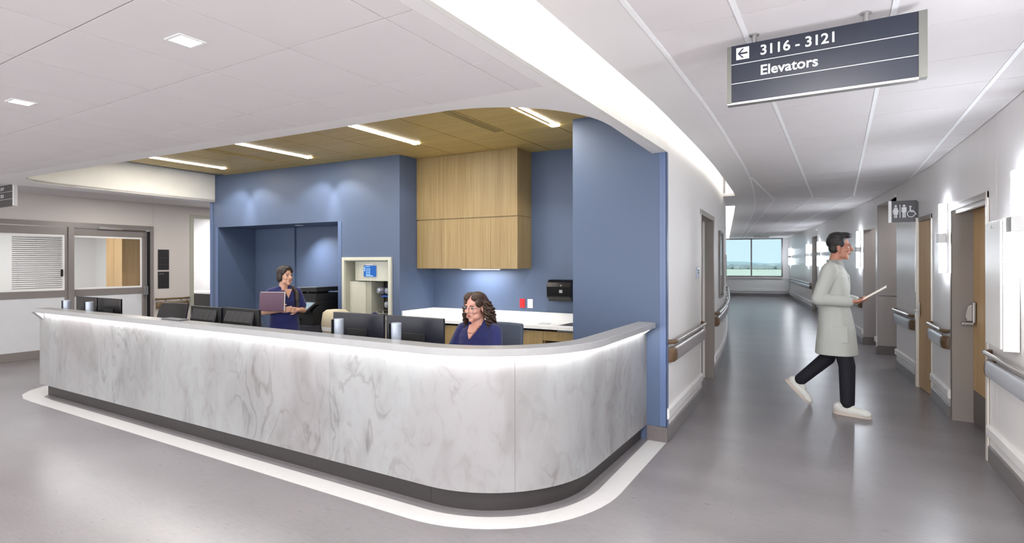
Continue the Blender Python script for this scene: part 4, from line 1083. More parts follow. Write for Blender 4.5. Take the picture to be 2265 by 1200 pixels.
# lights over the left-hand corridor, in the same tiles
for (x, y, where) in ((-9.9, .9, 'ahead of the small hanging sign'), (-9.9, 4.7, 'right before the sliding doors'), (-9.9, 7.0, 'past the end of the blue wall')):
    s = tag(empty('square_downlight', (x, y, 2.688)), 'square recessed ceiling downlight ' + where, 'light', 'downlights before the sliding doors')
    MB().box(-.05, .05, -.05, .05, -.003, 0).build('diffuser', 'light_white', s)
    area(s, (0, 0, -.008), .09, 18, (1, .95, .90))

def sconce(y, label, power=6):
    x = XR(y); t = math.atan((XR(y + .05) - XR(y - .05)) / .1)
    s = tag(empty('wall_sconce', (x, y, 1.44), -t), label, 'wall light', 'sconces along the right corridor wall')
    MB().box(-.016, -.001, -.055, .055, 0, .70).build('backplate', 'white_trim', s, bevel=.003)
    MB().box(-.085, -.016, -.06, .06, .30, .40).build('band', 'steel_satin', s, bevel=.006)
    for q in (-.026, .026):
        MB().box(-.065, -.035, q - .012, q + .012, .41, .70).build('upper_tube', 'sconce_glow', s, bevel=.008)
        MB().box(-.065, -.035, q - .012, q + .012, .0, .29).build('lower_tube', 'sconce_glow', s, bevel=.008)
    return s
for y, lb in ((.3, 'unseen wall sconce added as fill, well before the white wall cabinet'), (2.4, 'unseen wall sconce added as fill, next before the white wall cabinet'), (4.70, 'tall two-part wall sconce above the white wall cabinet'), (7.05, 'tall two-part wall sconce between the two oak doors'),  # first two stand out of view, added to light the corridor
              (12.55, 'tall two-part wall sconce just past the second grey recess'), (18.4, 'tall two-part wall sconce just before the far taupe doorway'),
              (21.0, 'tall two-part wall sconce just past the far taupe doorway'), (26.8, 'tall two-part wall sconce beside the last doorway')):
    sconce(y, lb)

# ================================================================== HANDRAILS
def handrail(f, y0, y1, side, label, vinyl='bumper_vinyl', cap='walnut', rail='rail_metal'):
    """bumper and round grip along a wall; side = +1 when the corridor lies on the right of the path"""
    h = tag(empty('handrail', (f((y0 + y1) / 2), (y0 + y1) / 2, .68)), label, 'handrail')
    prof = [(.028, .683), (.05, .683), (.062, .70), (.066, .745), (.062, .79), (.05, .807), (.028, .807)]
    P = lambda pr: [(side * o, z) for o, z in pr]
    cl = min(.11, (y1 - y0) * .2)
    child(MB().sweep(ypath(f, y0 + cl, y1 - cl * .0 if False else y1 - cl, .2), P(prof)), 'bumper', vinyl, h, smooth=50)
    for a, c in ((y0, y0 + cl), (y1 - cl, y1)):
        pe = MB(); n = 5
        pth = [(f(a + (c - a) * i / n), a + (c - a) * i / n) for i in range(n + 1)]
        fr_ = path_frames(pth); rings = []
        for i, (p, nn) in enumerate(zip(pth, fr_)):
            t = i / n if a == y0 else 1 - i / n
            k = min(1, .25 + math.sin(t * PI / 2))
            rings.append([(p[0] + nn.x * side * (.004 + (o - .004) * k), p[1] + nn.y * side * (.004 + (o - .004) * k), z) for o, z in [(.0, .683)] + prof[1:-1] + [(.0, .807)]])
        vs = [v for r in rings for v in r]; m = len(rings[0])
        fs = [(i * m + j, i * m + (j + 1) % m, (i + 1) * m + (j + 1) % m, (i + 1) * m + j) for i in range(n) for j in range(m)] + [tuple(range(m)), tuple(range(n * m, n * m + m))]
        child(pe.add(vs, fs), 'bumper_cap', cap, h, smooth=50)
    pr = [(.058 + .018 * math.cos(R_(a)), .862 + .018 * math.sin(R_(a))) for a in range(0, 360, 36)]
    child(MB().sweep(ypath(f, y0 + .08, y1 - .08, .2), P(pr)), 'grip_rail', rail, h, smooth=60)
    for ye, d in ((y0, 1), (y1, -1)):
        pts = []
        for s_, o_ in ((0.0, .004), (.01, .03), (.03, .05), (.085, .058)):
            yy = ye + d * s_; pts.append((f(yy) + side * o_, yy, .862))
        child(MB().tube(pts, .019, 10), 'grip_end', cap, h, smooth=60)
    k = max(2, int((y1 - y0) / .8)); yy = y0 + .15
    for i in range(min(k, 8)):
        q = y0 + .16 + (y1 - y0 - .32) * i / max(1, min(k, 8) - 1)
        child(MB().tube([(f(q) + side * .004, q, .83), (f(q) + side * .05, q, .83), (f(q) + side * .058, q, .85)], .008, 8), 'bracket', 'steel_satin', h, smooth=50)
    child(MB().sweep(ypath(f, y0 + .06, y1 - .06, .3), P([(0, .72), (.028, .72), (.028, .77), (0, .77)])), 'mounting_rail', 'aluminium', h)
    return h
handrail(XL, 4.80, 6.50, 1, 'handrail and bumper on the white wall beside the desk', 'bumper_vinyl', 'walnut')
handrail(XL, 7.80, 16.0, 1, 'long curved handrail and bumper past the taupe door')
handrail(XR, 2.4, 5.50, -1, 'handrail and bumper below the white wall cabinet', 'bumper_sheen')
handrail(XR, 6.92, 7.80, -1, 'short handrail and bumper between the two oak doors', 'bumper_sheen')
handrail(XR, 8.62, 9.76, -1, 'short handrail and bumper below the restroom sign', 'bumper_sheen')
handrail(XR, 12.36, 18.75, -1, 'long handrail and bumper behind the walking person', 'bumper_sheen')
handrail(XR, 20.15, 27.0, -1, 'handrail and bumper near the far window', 'bumper_sheen')
XWf = lambda y: XW
handrail(XWf, 5.57, 6.19, 1, 'short brown wooden handrail below the two dark room signs', 'walnut_warm', 'walnut_warm', 'walnut_warm')

# ================================================================== SIGNS AND WALL FITTINGS
def text_mesh(body, size, depth, sx=1.0, bold=.0):
    cu = bpy.data.curves.new('lettering', 'FONT'); cu.body = body; cu.size = size; cu.extrude = depth; cu.offset = bold; cu.resolution_u = 4
    o = bpy.data.objects.new('lettering', cu); C.objects.link(o)
    me = bpy.data.meshes.new_from_object(o.evaluated_get(bpy.context.evaluated_depsgraph_get()))
    bpy.data.objects.remove(o)
    # lettering lies in x-z, facing -y
    me.transform(Matrix.Rotation(PI / 2, 4, 'X') @ Matrix.Diagonal((sx, 1, 1, 1)))
    me.materials.clear()
    return me
def lettering(body, size, at, parent, material='letter_white', sx=.9, bold=.0):
    o = put('lettering', text_mesh(body, size, .0008, sx, bold), material, parent); o.location = at; return o

sg = tag(empty('hanging_sign', (-.083, 2.89, 2.329)), 'dark navy hanging sign reading 3116 - 3121 Elevators with a left arrow', 'sign')
SW, SH = .742, .278
MB().box(-SW / 2, SW / 2, -.018, .018, .0, SH).build('sign_panel', 'sign_navy', sg)
MB().box(-SW / 2 - .02, -SW / 2, -.022, .022, -.002, SH - .003).build('end_cap', 'sign_edge', sg)
MB().box(SW / 2, SW / 2 + .03, -.022, .022, -.004, SH - .0).build('end_cap', 'sign_edge', sg)
MB().box(-SW / 2 - .02, SW / 2, -.022, .022, -.010, .0).build('bottom_rail', 'steel_satin', sg)
for z in (.0925, .186): MB().box(-SW / 2, SW / 2, -.0195, -.018, z - .0015, z + .0015).build('divider_line', 'letter_white', sg)
for x in (-.27, .185):
    MB().lathe([(.011, SH), (.011, 2.65 - 2.329)], (x, 0, 0), 14).build('hanger_rod', 'steel_satin', sg, smooth=40)
    MB().lathe([(.022, 2.65 - 2.329 - .006), (.022, 2.65 - 2.329 - .001)], (x, 0, 0), 16).build('ceiling_plate', 'steel_satin', sg, smooth=40)
sq = MB().box(-.349, -.291, -.0195, -.018, .206, .264).build('arrow_tile', 'letter_white', sg)
ar = MB().prism_y([(-.342, .235), (-.322, .257), (-.314, .257), (-.331, .239), (-.298, .239), (-.298, .231), (-.331, .231), (-.314, .213), (-.322, .213)], -.0205, -.0195)
ar.build('arrow', 'sign_navy', sq)
lettering('3116 - 3121', .0655, (-.243, -.0195, .212), sg, sx=1.0, bold=.0012)
lettering('Elevators', .0655, (-.243, -.0195, .1165), sg, sx=1.0, bold=.0012)

def ring(cx, cz, r0, r1, a0=0, a1=360, n=24):
    A = [R_(a0 + (a1 - a0) * i / n) for i in range(n + 1)]
    return [(cx + r1 * math.cos(a), cz + r1 * math.sin(a)) for a in A] + [(cx + r0 * math.cos(a), cz + r0 * math.sin(a)) for a in A[::-1]]
def disc(cx, cz, r, n=16): return [(cx + r * math.cos(2 * PI * i / n), cz + r * math.sin(2 * PI * i / n)) for i in range(n)]
rs = tag(empty('restroom_sign', (XR(8.52) - .012, 8.52, 2.055)), 'dark grey projecting restroom sign with white figure symbols', 'sign')
MB().box(-.262, .0, -.012, .012, 0, .27).build('sign_panel', 'sign_grey', rs)
MB().box(-.295, -.262, -.014, .014, -.003, .273).build('edge_cap', 'white_trim', rs)
MB().box(-.004, .012, -.03, .03, .02, .25).build('wall_bracket', 'sign_grey', rs)
def symbol(name, polys):
    b = MB()
    for p in polys: b.prism_y(p, -.0135, -.012)
    b.build(name, 'letter_white', rs)
fx = -.218
symbol('woman_symbol', [disc(fx, .205, .014), [(fx - .014, .187), (fx + .014, .187), (fx + .027, .10), (fx - .027, .10)], [(fx - .015, .185), (fx - .035, .13), (fx - .027, .127), (fx - .008, .175)], [(fx + .015, .185), (fx + .035, .13), (fx + .027, .127), (fx + .008, .175)],
                        [(fx - .014, .10), (fx - .003, .10), (fx - .003, .055), (fx - .014, .055)], [(fx + .003, .10), (fx + .014, .10), (fx + .014, .055), (fx + .003, .055)]])
symbol('divider_symbol', [[(-.176, .055), (-.169, .055), (-.169, .22), (-.176, .22)]])
fx = -.131
symbol('man_symbol', [disc(fx, .205, .014), [(fx - .026, .187), (fx + .026, .187), (fx + .026, .125), (fx + .018, .125), (fx + .018, .165), (fx + .016, .165), (fx + .016, .055), (fx + .003, .055), (fx + .003, .115), (fx - .003, .115), (fx - .003, .055), (fx - .016, .055), (fx - .016, .165), (fx - .018, .165), (fx - .018, .125), (fx - .026, .125)]])
fx = -.062
symbol('wheelchair_symbol', [disc(fx - .004, .19, .012), [(fx - .012, .175), (fx + .002, .175), (fx + .002, .145), (fx + .03, .145), (fx + .03, .135), (fx + .002, .135), (fx + .002, .122), (fx + .032, .122), (fx + .05, .085), (fx + .06, .09), (fx + .038, .133), (fx - .012, .133)],
                             ring(fx + .002, .10, .034, .042, 100, 350)])

# sign at the left edge of the view, hanging below the border of the lobby ceiling
ls = tag(empty('hanging_sign', (-9.065, 2.80, 2.29)), 'small dark hanging sign with two lettered lines by the sliding doors', 'sign')
MB().box(-.70, 0, -.016, .016, 0, .275).build('sign_panel', 'sign_grey', ls)
MB().box(0, .035, -.02, .02, -.003, .278).build('end_cap', 'white_trim', ls)
MB().box(-.012, .0, -.018, -.016, 0, .275).build('shadow_line', 'sign_black', ls)
for z in (.09, .185): MB().box(-.70, -.012, -.0175, -.016, z - .0015, z + .0015).build('divider_line', 'letter_white', ls)
for x in (-.15, -.55): MB().lathe([(.01, .275), (.01, 2.688 - 2.29)], (x, 0, 0), 12).build('hanger_rod', 'steel_satin', ls, smooth=40)
lettering('3109 - 3119', .06, (-.56, -.0175, .21), ls, bold=.001)
lettering('3101 - 3111', .06, (-.56, -.0175, .115), ls, bold=.001)

# two dark room signs on the far wall
r1 = tag(empty('room_sign', (XW, 5.71, 1.424)), 'plain dark room sign panel, upper of the two by the sliding doors', 'sign')
MB().box(0, .012, -.10, .10, 0, .39).build('plate', 'sign_black', r1, bevel=.002)
for z in (.10, .23): MB().box(.012, .0135, -.098, .098, z - .002, z + .002).build('slot_line', 'dark_base', r1)
r2 = tag(empty('room_sign', (XW, 5.71, 1.065)), 'dark room sign numbered 3116, lower of the two by the sliding doors', 'sign')
MB().box(0, .012, -.10, .10, 0, .325).build('plate', 'sign_black', r2, bevel=.002)
o = lettering('3116', .045, (.0125, -.08, .265), r2, 'letter_grey'); o.rotation_euler.z = PI / 2

def plate(name, f, y, side, z0, z1, w, d, label, cat, m='white_plastic', marks=()):
    p = tag(empty(name, (f(y), y, z0)), label, cat)
    MB().box(min(0, side * d), max(0, side * d), -w / 2, w / 2, 0, z1 - z0).build('plate', m, p, bevel=.003)
    for (a, c, mm) in marks: MB().box(min(side * d, side * (d + .003)), max(side * d, side * (d + .003)), -w * .3, w * .3, a, c).build('button', mm, p)
    return p
plate('wall_switch', XL, 6.24, 1, 1.375, 1.50, .10, .018, 'small grey control plate with dark buttons beside the taupe door', 'switch', 'silver_plastic', ((.055, .07, 'sign_black'), (.08, .095, 'sign_black')))
plate('wall_switch', XR, 8.60, -1, 1.32, 1.56, .085, .014, 'tall white control plate beside the narrow oak door', 'switch', 'white_plastic', ((.02, .035, 'sign_black'), (.045, .06, 'sign_black'), (.15, .19, 'silver_plastic')))

wc = tag(empty('wall_cabinet', (XR(5.02), 5.02, .955)), 'white fold-down charting cabinet mounted on the right wall', 'cabinet')
MB().box(-.085, -.001, -.225, .225, 0, .885).build('body', 'white_trim', wc, bevel=.003)
MB().box(-.098, -.086, -.215, .215, .012, .873).build('drop_front', 'white_trim', wc, bevel=.003)
MB().box(-.104, -.098, -.03, .03, .83, .85).build('finger_pull', 'steel_satin', wc)

def wall_frame(f, y0, y1, z0, z1, label, cat, frame='board_frame', face='board_face'):
    y = (y0 + y1) / 2; t = math.atan((f(y1) - f(y0)) / (y1 - y0)); w = (y1 - y0) / 2
    o = tag(empty('notice_board', (f(y), y, z0), -t), label, cat); h = z1 - z0
    MB().box(.002, .012, -w, w, 0, h).build('backing', face, o)
    for a in ((-w, w, 0, .035), (-w, w, h - .035, h), (-w, -w + .035, .035, h - .035), (w - .035, w, .035, h - .035)):
        MB().box(.002, .03, a[0], a[1], a[2], a[3]).build('frame_rail', frame, o)
    MB().box(.012, .014, -w + .035, w - .035, .035, h - .035).build('glazing', 'pane_clear', o)
wall_frame(XL, 8.55, 9.25, 1.02, 2.02, 'glazed metal-framed notice board past the taupe door', 'notice board')
wall_frame(XL, 9.9, 10.5, 1.15, 1.72, 'small pale framed board further along the curved wall', 'notice board', 'white_trim')
cs = MB().box(-.30, .30, -.05, .05, -.10, 0); o = cs.build('ceiling_box', 'steel_satin', loc=(*epoint(-.30, -2.2), KC - .004), rz=BEND, bevel=.01)
tag(o, 'small grey box fixed under the ceiling near the far window', 'ceiling fixture')

# ---- what shows through the far-left doors
wb = tag(empty('window_blind', (XW - .16, 3.82, 1.12)), 'lowered slatted blind behind the fixed glass door', 'blind')
for i in range(26):
    z = .02 + i * .0335
    MB().add([(.012, -.33, z + .004), (.012, .33, z + .004), (-.012, .33, z - .004), (-.012, -.33, z - .004), (.012, -.33, z + .006), (.012, .33, z + .006), (-.012, .33, z - .002), (-.012, -.33, z - .002)],
             [(0, 1, 2, 3), (4, 7, 6, 5), (0, 4, 5, 1), (1, 5, 6, 2), (2, 6, 7, 3), (3, 7, 4, 0)]).build('slat', 'blind_slat', wb)
MB().box(-.02, .02, -.34, .34, .885, .92).build('head_rail', 'white_plastic', wb)
for y in (-.26, .0, .26): MB().tube([(.014, y, 0), (.014, y, .89)], .002, 5).build('cord', 'white_plastic', wb)
wd_ = tag(empty('wardrobe', (-12.94, 5.80, 0)), 'tall oak wardrobe in the room behind the sliding doors', 'wardrobe')
MB().box(-.34, .34, -.18, .22, .08, 2.25).build('carcass', 'oak_door', wd_)
for x in (-.17, .17): MB().box(x - .165, x + .165, -.202, -.18, .1, 2.24).build('door', 'oak_door', wd_)
MB().box(-.33, .33, -.17, .21, 0, .08).build('plinth', 'dark_base', wd_)
ct = tag(empty('counter_unit', (-12.2, 7.42, 0)), 'white counter with dark front in the room past the doorway', 'counter')
MB().box(-.9, .78, -.3, .45, .86, .90).build('top', 'quartz', ct); MB().box(-.88, .76, -.27, .45, .0, .86).build('front', 'black_plastic', ct)
dp = tag(empty('dispenser_stand', (-11.52, 7.22, .90)), 'white stand with a dark green bottle on the room counter', 'dispenser')
MB().loft([((0, 0, .0), .035, .035), ((0, 0, .10), .05, .05)], 20, 4).build('holder', 'white_plastic', dp, smooth=40)
MB().box(-.04, .04, -.03, .03, .10, .26).build('bottle', mat('bottle_green', srgb(24, 60, 64), .2), dp, bevel=.01)

# ================================================================== PEOPLE
def fuse(mb, voxel, smooth=4, name='body'):
    """one continuous skin over overlapping closed shapes"""
    me = mb.mesh(name); o = bpy.data.objects.new(name, me); C.objects.link(o)
    r = o.modifiers.new('fuse', 'REMESH'); r.mode = 'VOXEL'; r.voxel_size = voxel
    s = o.modifiers.new('soft', 'SMOOTH'); s.factor = .5; s.iterations = smooth
    out = bpy.data.meshes.new_from_object(o.evaluated_get(bpy.context.evaluated_depsgraph_get()))
    bpy.data.objects.remove(o); bpy.data.meshes.remove(me)
    out.name = name; out.materials.clear()
    out.polygons.foreach_set('use_smooth', [True] * len(out.polygons))
    return out
def skin_part(mb, voxel, material, name, parent, smooth=4):
    return put(name, fuse(mb, voxel, smooth, name), material, parent)

def add_head(mb, H):
    h = MB()
    h.ball((-.015, 0, .036), (.094, .074, .085)); h.ball((.028, 0, -.015), (.062, .061, .085)); h.ball((.030, 0, -.072), (.052, .050, .040))
    h.ball((.066, 0, -.098), (.020, .022, .017)); h.capsule((.088, 0, .014), .0085, (.110, 0, -.022), .0120); 
    for s in (-1, 1):
        h.ball((.094, s * .012, -.030), (.011, .008, .008)); h.ball((.060, s * .040, -.024), (.026, .022, .024)); h.ball((-.008, s * .074, -.012), (.019, .010, .032))
        h.ball((.030, s * .047, -.070), (.040, .014, .026))
    h.capsule((.079, -.036, .026), .011, (.079, .036, .026), .011); h.ball((.080, 0, -.056), (.014, .024, .014))
    h.capsule((-.018, 0, -.07), .053, (-.042, 0, -.19), .058)
    mb.add(h.moved(H).v, h.f)
def face_parts(parent, H, brow, lid=True):
    for s in (-1, 1):
        e = MB().ball((.0735, s * .032, .000), (.0118, .0135, .0072), 14).moved(H).build('eye', 'eye_white', parent, smooth=60)
        MB().ball((.0825, s * .0325, .000), (.0045, .0068, .0064), 10).moved(H).build('iris', 'eye_dark', e, smooth=60)
        MB().tube([H @ Vector(p) for p in ((.081, s * .017, .004), (.0865, s * .031, .0092), (.079, s * .047, .004))], [.0015, .0022, .0015], 6).build('eyelash', 'eye_dark', e, smooth=60)
        MB().tube([H @ Vector(p) for p in ((.091, s * .015, .021), (.090, s * .032, .027), (.079, s * .050, .021))], [.0035, .004, .002], 6).build('eyebrow', brow, parent, smooth=60)
    lp = MB()
    for s in (-1, 1):
        lp.capsule((.0905, s * .0165, -.0545), .0022, (.0945, 0, -.0520), .0034, 10); lp.capsule((.0900, s * .0140, -.0575), .0026, (.0930, 0, -.0595), .0040, 10)
    lp.moved(H).build('lips', 'lip', parent, smooth=60)
def add_hand(mb, wrist, fwd, palm_n, s=1.0, curl=.5, thumb_side=1):
    """palm and five fingers; fwd along the hand, palm_n out of the palm"""
    f = Vector(fwd).normalized(); n = Vector(palm_n); n = (n - f * n.dot(f)).normalized(); t = f.cross(n) * thumb_side
    w = Vector(wrist)
    mb.capsule(w, .026 * s, w + f * .03 * s, .028 * s)
    for k, (o, L) in enumerate(((.030, .072), (.010, .080), (-.011, .075), (-.030, .060))):
        b0 = w + f * .03 * s + t * o * .75 * s; b1 = w + f * .088 * s + t * o * s
        mb.capsule(b0, .0135 * s, b1, .0105 * s, 10)
        a = curl * (1.0 + .1 * k); d1 = (f * math.cos(a) + n * math.sin(a)); d2 = (f * math.cos(2.1 * a) + n * math.sin(2.1 * a))
        m1 = b1 + d1 * L * .52 * s; m2 = m1 + d2 * L * .48 * s
        mb.capsule(b1, .0095 * s, m1, .0086 * s, 10); mb.capsule(m1, .0086 * s, m2, .0074 * s, 10)
    tb = w + f * .03 * s + t * .026 * s; tm = tb + (t * .75 + f * .55 + n * .35).normalized() * .040 * s; te = tm + (f * .85 + t * .25 + n * .45).normalized() * .034 * s
    mb.capsule(tb, .0135 * s, tm, .0105 * s, 10); mb.capsule(tm, .0102 * s, te, .0082 * s, 10)
def limb(mb, pts, rs):
    for a, c, r0, r1 in zip(pts, pts[1:], rs, rs[1:]): mb.capsule(a, r0, c, r1, 16)

# ---- the walker in a pale coat (forward = +x)
wk = tag(empty('person', (-.035, 6.66, 0), R_(-4)), 'person in a long pale coat and white trainers walking across the corridor with papers', 'person')
H = Matrix.Translation((.035, -.0, 1.705)) @ Matrix.Rotation(R_(6), 4, 'Z') @ Matrix.Rotation(R_(3), 4, 'Y') @ Matrix.Diagonal((1.06, 1.04, 1.10, 1))
shR, elR, wrR = (-.035, -.195, 1.475), (-.135, -.235, 1.175), (.125, -.185, 1.150)
shL, elL, wrL = (-.005, .195, 1.475), (-.055, .250, 1.185), (.165, .120, 1.150)
hipR, knR, anR = (.0, -.09, .93), (.105, -.10, .50), (.105, -.105, .10)
hipL, knL, anL = (-.01, .09, .93), (-.085, .10, .53), (-.365, .115, .235)
b = MB(); add_head(b, H)
b.loft([((-.01, 0, .86), .10, .15), ((-.01, 0, 1.0), .105, .15), ((-.01, 0, 1.15), .10, .145), ((-.005, 0, 1.32), .115, .17), ((-.01, 0, 1.44), .10, .18), ((-.01, 0, 1.51), .06, .10)])
for (s, e, w) in ((shR, elR, wrR), (shL, elL, wrL)): limb(b, (s, e, w), (.055, .043, .030))
for (h_, k, a) in ((hipR, knR, anR), (hipL, knL, anL)): limb(b, (h_, k, a), (.085, .058, .040))
add_hand(b, wrR, (1, .12, .06), (.1, .35, 1), 1.05, .45, -1); add_hand(b, wrL, (1, -.35, .1), (.1, -.3, 1), 1.05, .45, 1)
skin_part(b, .0048, 'skin_c', 'body', wk)
face_parts(wk, H, 'hair_black')
hr = MB()
hr.ball((-.026, 0, .052), (.096, .081, .082)); hr.ball((.035, 0, .112), (.068, .062, .032)); hr.ball((-.02, 0, .10), (.085, .072, .045)); hr.ball((.055, -.005, .110), (.040, .048, .024))
for s in (-1, 1): hr.ball((.004, s * .070, .035), (.035, .012, .04)); hr.ball((-.05, s * .045, -.01), (.045, .03, .05))
skin_part(hr.moved(H), .004, 'hair_black', 'hair', wk, 3)
ct_ = MB()
ct_.loft([((.005, 0, .60), .195, .215), ((.005, 0, .70), .188, .212), ((.005, 0, .85), .172, .208), ((-.005, 0, 1.0), .152, .192), ((-.015, 0, 1.12), .135, .178), ((-.015, 0, 1.28), .145, .195), ((-.02, 0, 1.40), .135, .205), ((-.02, 0, 1.475), .105, .185), ((-.02, 0, 1.53), .068, .09)], 36, 2.4)
for (s, e, w) in ((shR, elR, wrR), (shL, elL, wrL)): limb(ct_, (s, e, w), (.078, .066, .050))
coat = skin_part(ct_, .006, 'coat_white', 'coat', wk, 5)
lp = MB()
for s in (-1, 1):
    lp.tube([(-.075, s * .02, 1.565), (-.045, s * .075, 1.55), (.03, s * .075, 1.505), (.105, s * .045, 1.40), (.128, s * .018, 1.26)], [.014, .018, .020, .020, .006], 8)
skin_part(lp, .005, 'coat_white', 'lapel', coat, 3)
MB().box(-.02, .12, -.206, -.190, .74, .90).build('pocket', 'coat_white', coat, bevel=.006)
st = MB().loft([((.03, 0, 1.34), .10, .07), ((-.005, 0, 1.50), .082, .085), ((-.012, 0, 1.575), .066, .068)], 24, 2.2)
skin_part(st, .006, 'shirt_grey', 'shirt', wk, 2)
tr = MB(); tr.loft([((-.01, 0, .84), .115, .155), ((-.01, 0, .98), .12, .16), ((-.01, 0, 1.04), .11, .15)])
limb(tr, (hipR, knR, (anR[0] + .005, anR[1], anR[2] + .02)), (.092, .076, .066)); limb(tr, (hipL, knL, (anL[0] + .02, anL[1], anL[2] + .03)), (.092, .074, .062))
skin_part(tr, .006, 'trouser_dark', 'trousers', wk, 4)
def shoe(parent, ankle, mtx):
    sh = MB().ball((.06, 0, .045), (.165, .046, .040), 16); sh.ball((-.035, 0, .060), (.065, .040, .050), 14); sh.capsule((-.01, 0, .085), .044, (.05, 0, .075), .038); sh.ball((.16, 0, .035), (.065, .046, .032), 14)
    o = skin_part(sh.moved(mtx), .005, 'leather_white', 'shoe', parent, 3)
    sole = [(.225 * math.cos(a) * (1 if math.cos(a) > 0 else .46), .052 * math.sin(a)) for a in [2 * PI * i / 28 for i in range(28)]]
    MB().prism(sole, .0, .026).moved(mtx).build('sole', 'sole_cream', o, smooth=40, bevel=.004)
    for i in range(5):
        x = .055 + i * .020; z = .094 - i * .0085
        MB().tube([mtx @ Vector(p) for p in ((x, -.026, z - .008), (x + .004, 0, z + .002), (x, .026, z - .008))], .0032, 6).build('lace', 'letter_grey', o, smooth=60)
shoe(wk, anR, Matrix.Translation((anR[0] - .02, anR[1], .0)) @ Matrix.Rotation(R_(-14), 4, 'Z') @ Matrix.Diagonal((1.08, 1.05, 1.1, 1)))
shoe(wk, anL, Matrix.Translation((anL[0] - .055, anL[1], .168)) @ Matrix.Rotation(R_(46), 4, 'Y') @ Matrix.Diagonal((1.05, 1.0, 1.05, 1)))
pm = Matrix.Translation((.215, 6.52, 1.185)) @ Matrix.Rotation(R_(-6), 4, 'Z') @ Matrix.Rotation(R_(-34), 4, 'Y')
pp = tag(empty('paper_stack'), 'sheaf of white papers held by the walking person', 'papers'); pp.matrix_world = pm
MB().box(-.03, .21, -.08, .11, -.004, .004).build('board', 'paper', pp); 
for i in range(3): MB().box(-.025 + i * .004, .21 + i * .005, -.076 + i * .003, .106 + i * .003, .004 + i * .003, .0065 + i * .003).build('sheet', 'paper', pp)

# ---- standing person with a folder (forward = +x)
ws = tag(empty('person', (-5.83, 4.36, 0), R_(-14)), 'dark-haired person in blue scrubs standing by the copier holding a folder', 'person')
H = Matrix.Translation((.02, 0, 1.392)) @ Matrix.Rotation(R_(17), 4, 'Z') @ Matrix.Diagonal((.94, .94, .97, 1))
shR, elR, wrR = (-.01, -.160, 1.190), (-.03, -.235, .965), (.17, -.125, .990)
shL, elL, wrL = (-.01, .160, 1.190), (.0, .235, .960), (.19, .085, .985)
b = MB(); add_head(b, H)
b.loft([((-.01, 0, .66), .09, .15), ((-.01, 0, .80), .10, .155), ((-.01, 0, .93), .085, .125), ((0, 0, 1.08), .105, .145), ((-.01, 0, 1.17), .085, .150), ((-.01, 0, 1.23), .05, .085)])
for (s, e, w) in ((shR, elR, wrR), (shL, elL, wrL)): limb(b, (s, e, w), (.046, .038, .026))
for s in (-1, 1): limb(b, ((0, s * .085, .74), (.01, s * .085, .40), (0, s * .085, .08), (.10, s * .085, .04)), (.08, .052, .036, .032))
add_hand(b, wrR, (.75, .65, .1), (-.6, .7, .1), .92, .5, 1); add_hand(b, wrL, (.45, -.9, .05), (-.9, -.4, .2), .92, .5, 1)
skin_part(b, .0048, 'skin_b', 'body', ws)
face_parts(ws, H, 'hair_dark')
hr = MB(); hr.ball((-.028, 0, .048), (.097, .083, .088)); hr.ball((.020, 0, .098), (.072, .066, .036))
for s in (-1, 1):
    hr.ball((.018, s * .064, .055), (.05, .018, .045)); hr.ball((-.045, s * .050, -.02), (.048, .032, .06))
hr.ball((-.075, 0, -.04), (.04, .05, .05))
for s in (-1, 1): hr.ball((-.012, s * .070, -.005), (.036, .020, .062)); hr.ball((.046, s * .050, .066), (.036, .026, .028))
hr.capsule((-.06, .02, -.05), .045, (-.062, .04, -.14), .036)
hr.moved(H)
limb(hr, ((-.045, .04, 1.26), (.005, .105, 1.235), (.085, .115, 1.18), (.130, .100, 1.10), (.142, .09, 1.02)), (.034, .034, .032, .026, .012))
skin_part(hr, .004, 'hair_dark', 'hair', ws, 3)
tp = MB(); tp.loft([((-.01, 0, .60), .135, .190), ((-.01, 0, .78), .125, .180), ((-.01, 0, .93), .115, .165), ((0, 0, 1.08), .128, .172), ((-.012, 0, 1.18), .105, .165), ((-.015, 0, 1.222), .082, .115)], 32)
for (s, e) in ((shR, elR), (shL, elL)):
    m_ = Vector(s).lerp(Vector(e), .72); limb(tp, (s, m_), (.058, .062))
for s in (-1, 1): tp.capsule((-.01, s * .05, 1.235), .04, (-.01, s * .15, 1.20), .05)
top = skin_part(tp, .006, 'scrub_blue', 'scrub_top', ws, 10)
MB().prism_x([(-.045, 1.235), (.045, 1.235), (.0, 1.125)], .072, .117).build('neckline', 'skin_b', top)
ps = MB(); ps.loft([((-.01, 0, .58), .12, .175), ((-.01, 0, .74), .115, .17)]); 
for s in (-1, 1): limb(ps, ((0, s * .085, .70), (.01, s * .085, .40), (0, s * .085, .12)), (.092, .07, .06))
skin_part(ps, .007, 'scrub_blue', 'scrub_trousers', ws, 3)
for s in (-1, 1): shoe(ws, None, Matrix.Translation((-.02, s * .085, 0)) @ Matrix.Diagonal((.92, .92, .95, 1)))
fm = Matrix.Translation((-5.80, 4.36, 0)) @ Matrix.Rotation(R_(-14), 4, 'Z') @ Matrix.Translation((.115, -.205, 1.095)) @ Matrix.Rotation(R_(38), 4, 'Z') @ Matrix.Rotation(R_(-4), 4, 'X')
fo = tag(empty('folder'), 'plum folder with papers clasped by the standing person', 'folder'); fo.matrix_world = fm
MB().box(-.165, .145, -.006, -.003, -.11, .11).build('front_cover', 'folder_plum', fo, bevel=.001); MB().box(-.16, .15, .003, .006, -.105, .118).build('back_cover', 'folder_plum', fo)
MB().box(-.155, .152, -.003, .003, -.107, .114).build('papers', 'paper', fo)

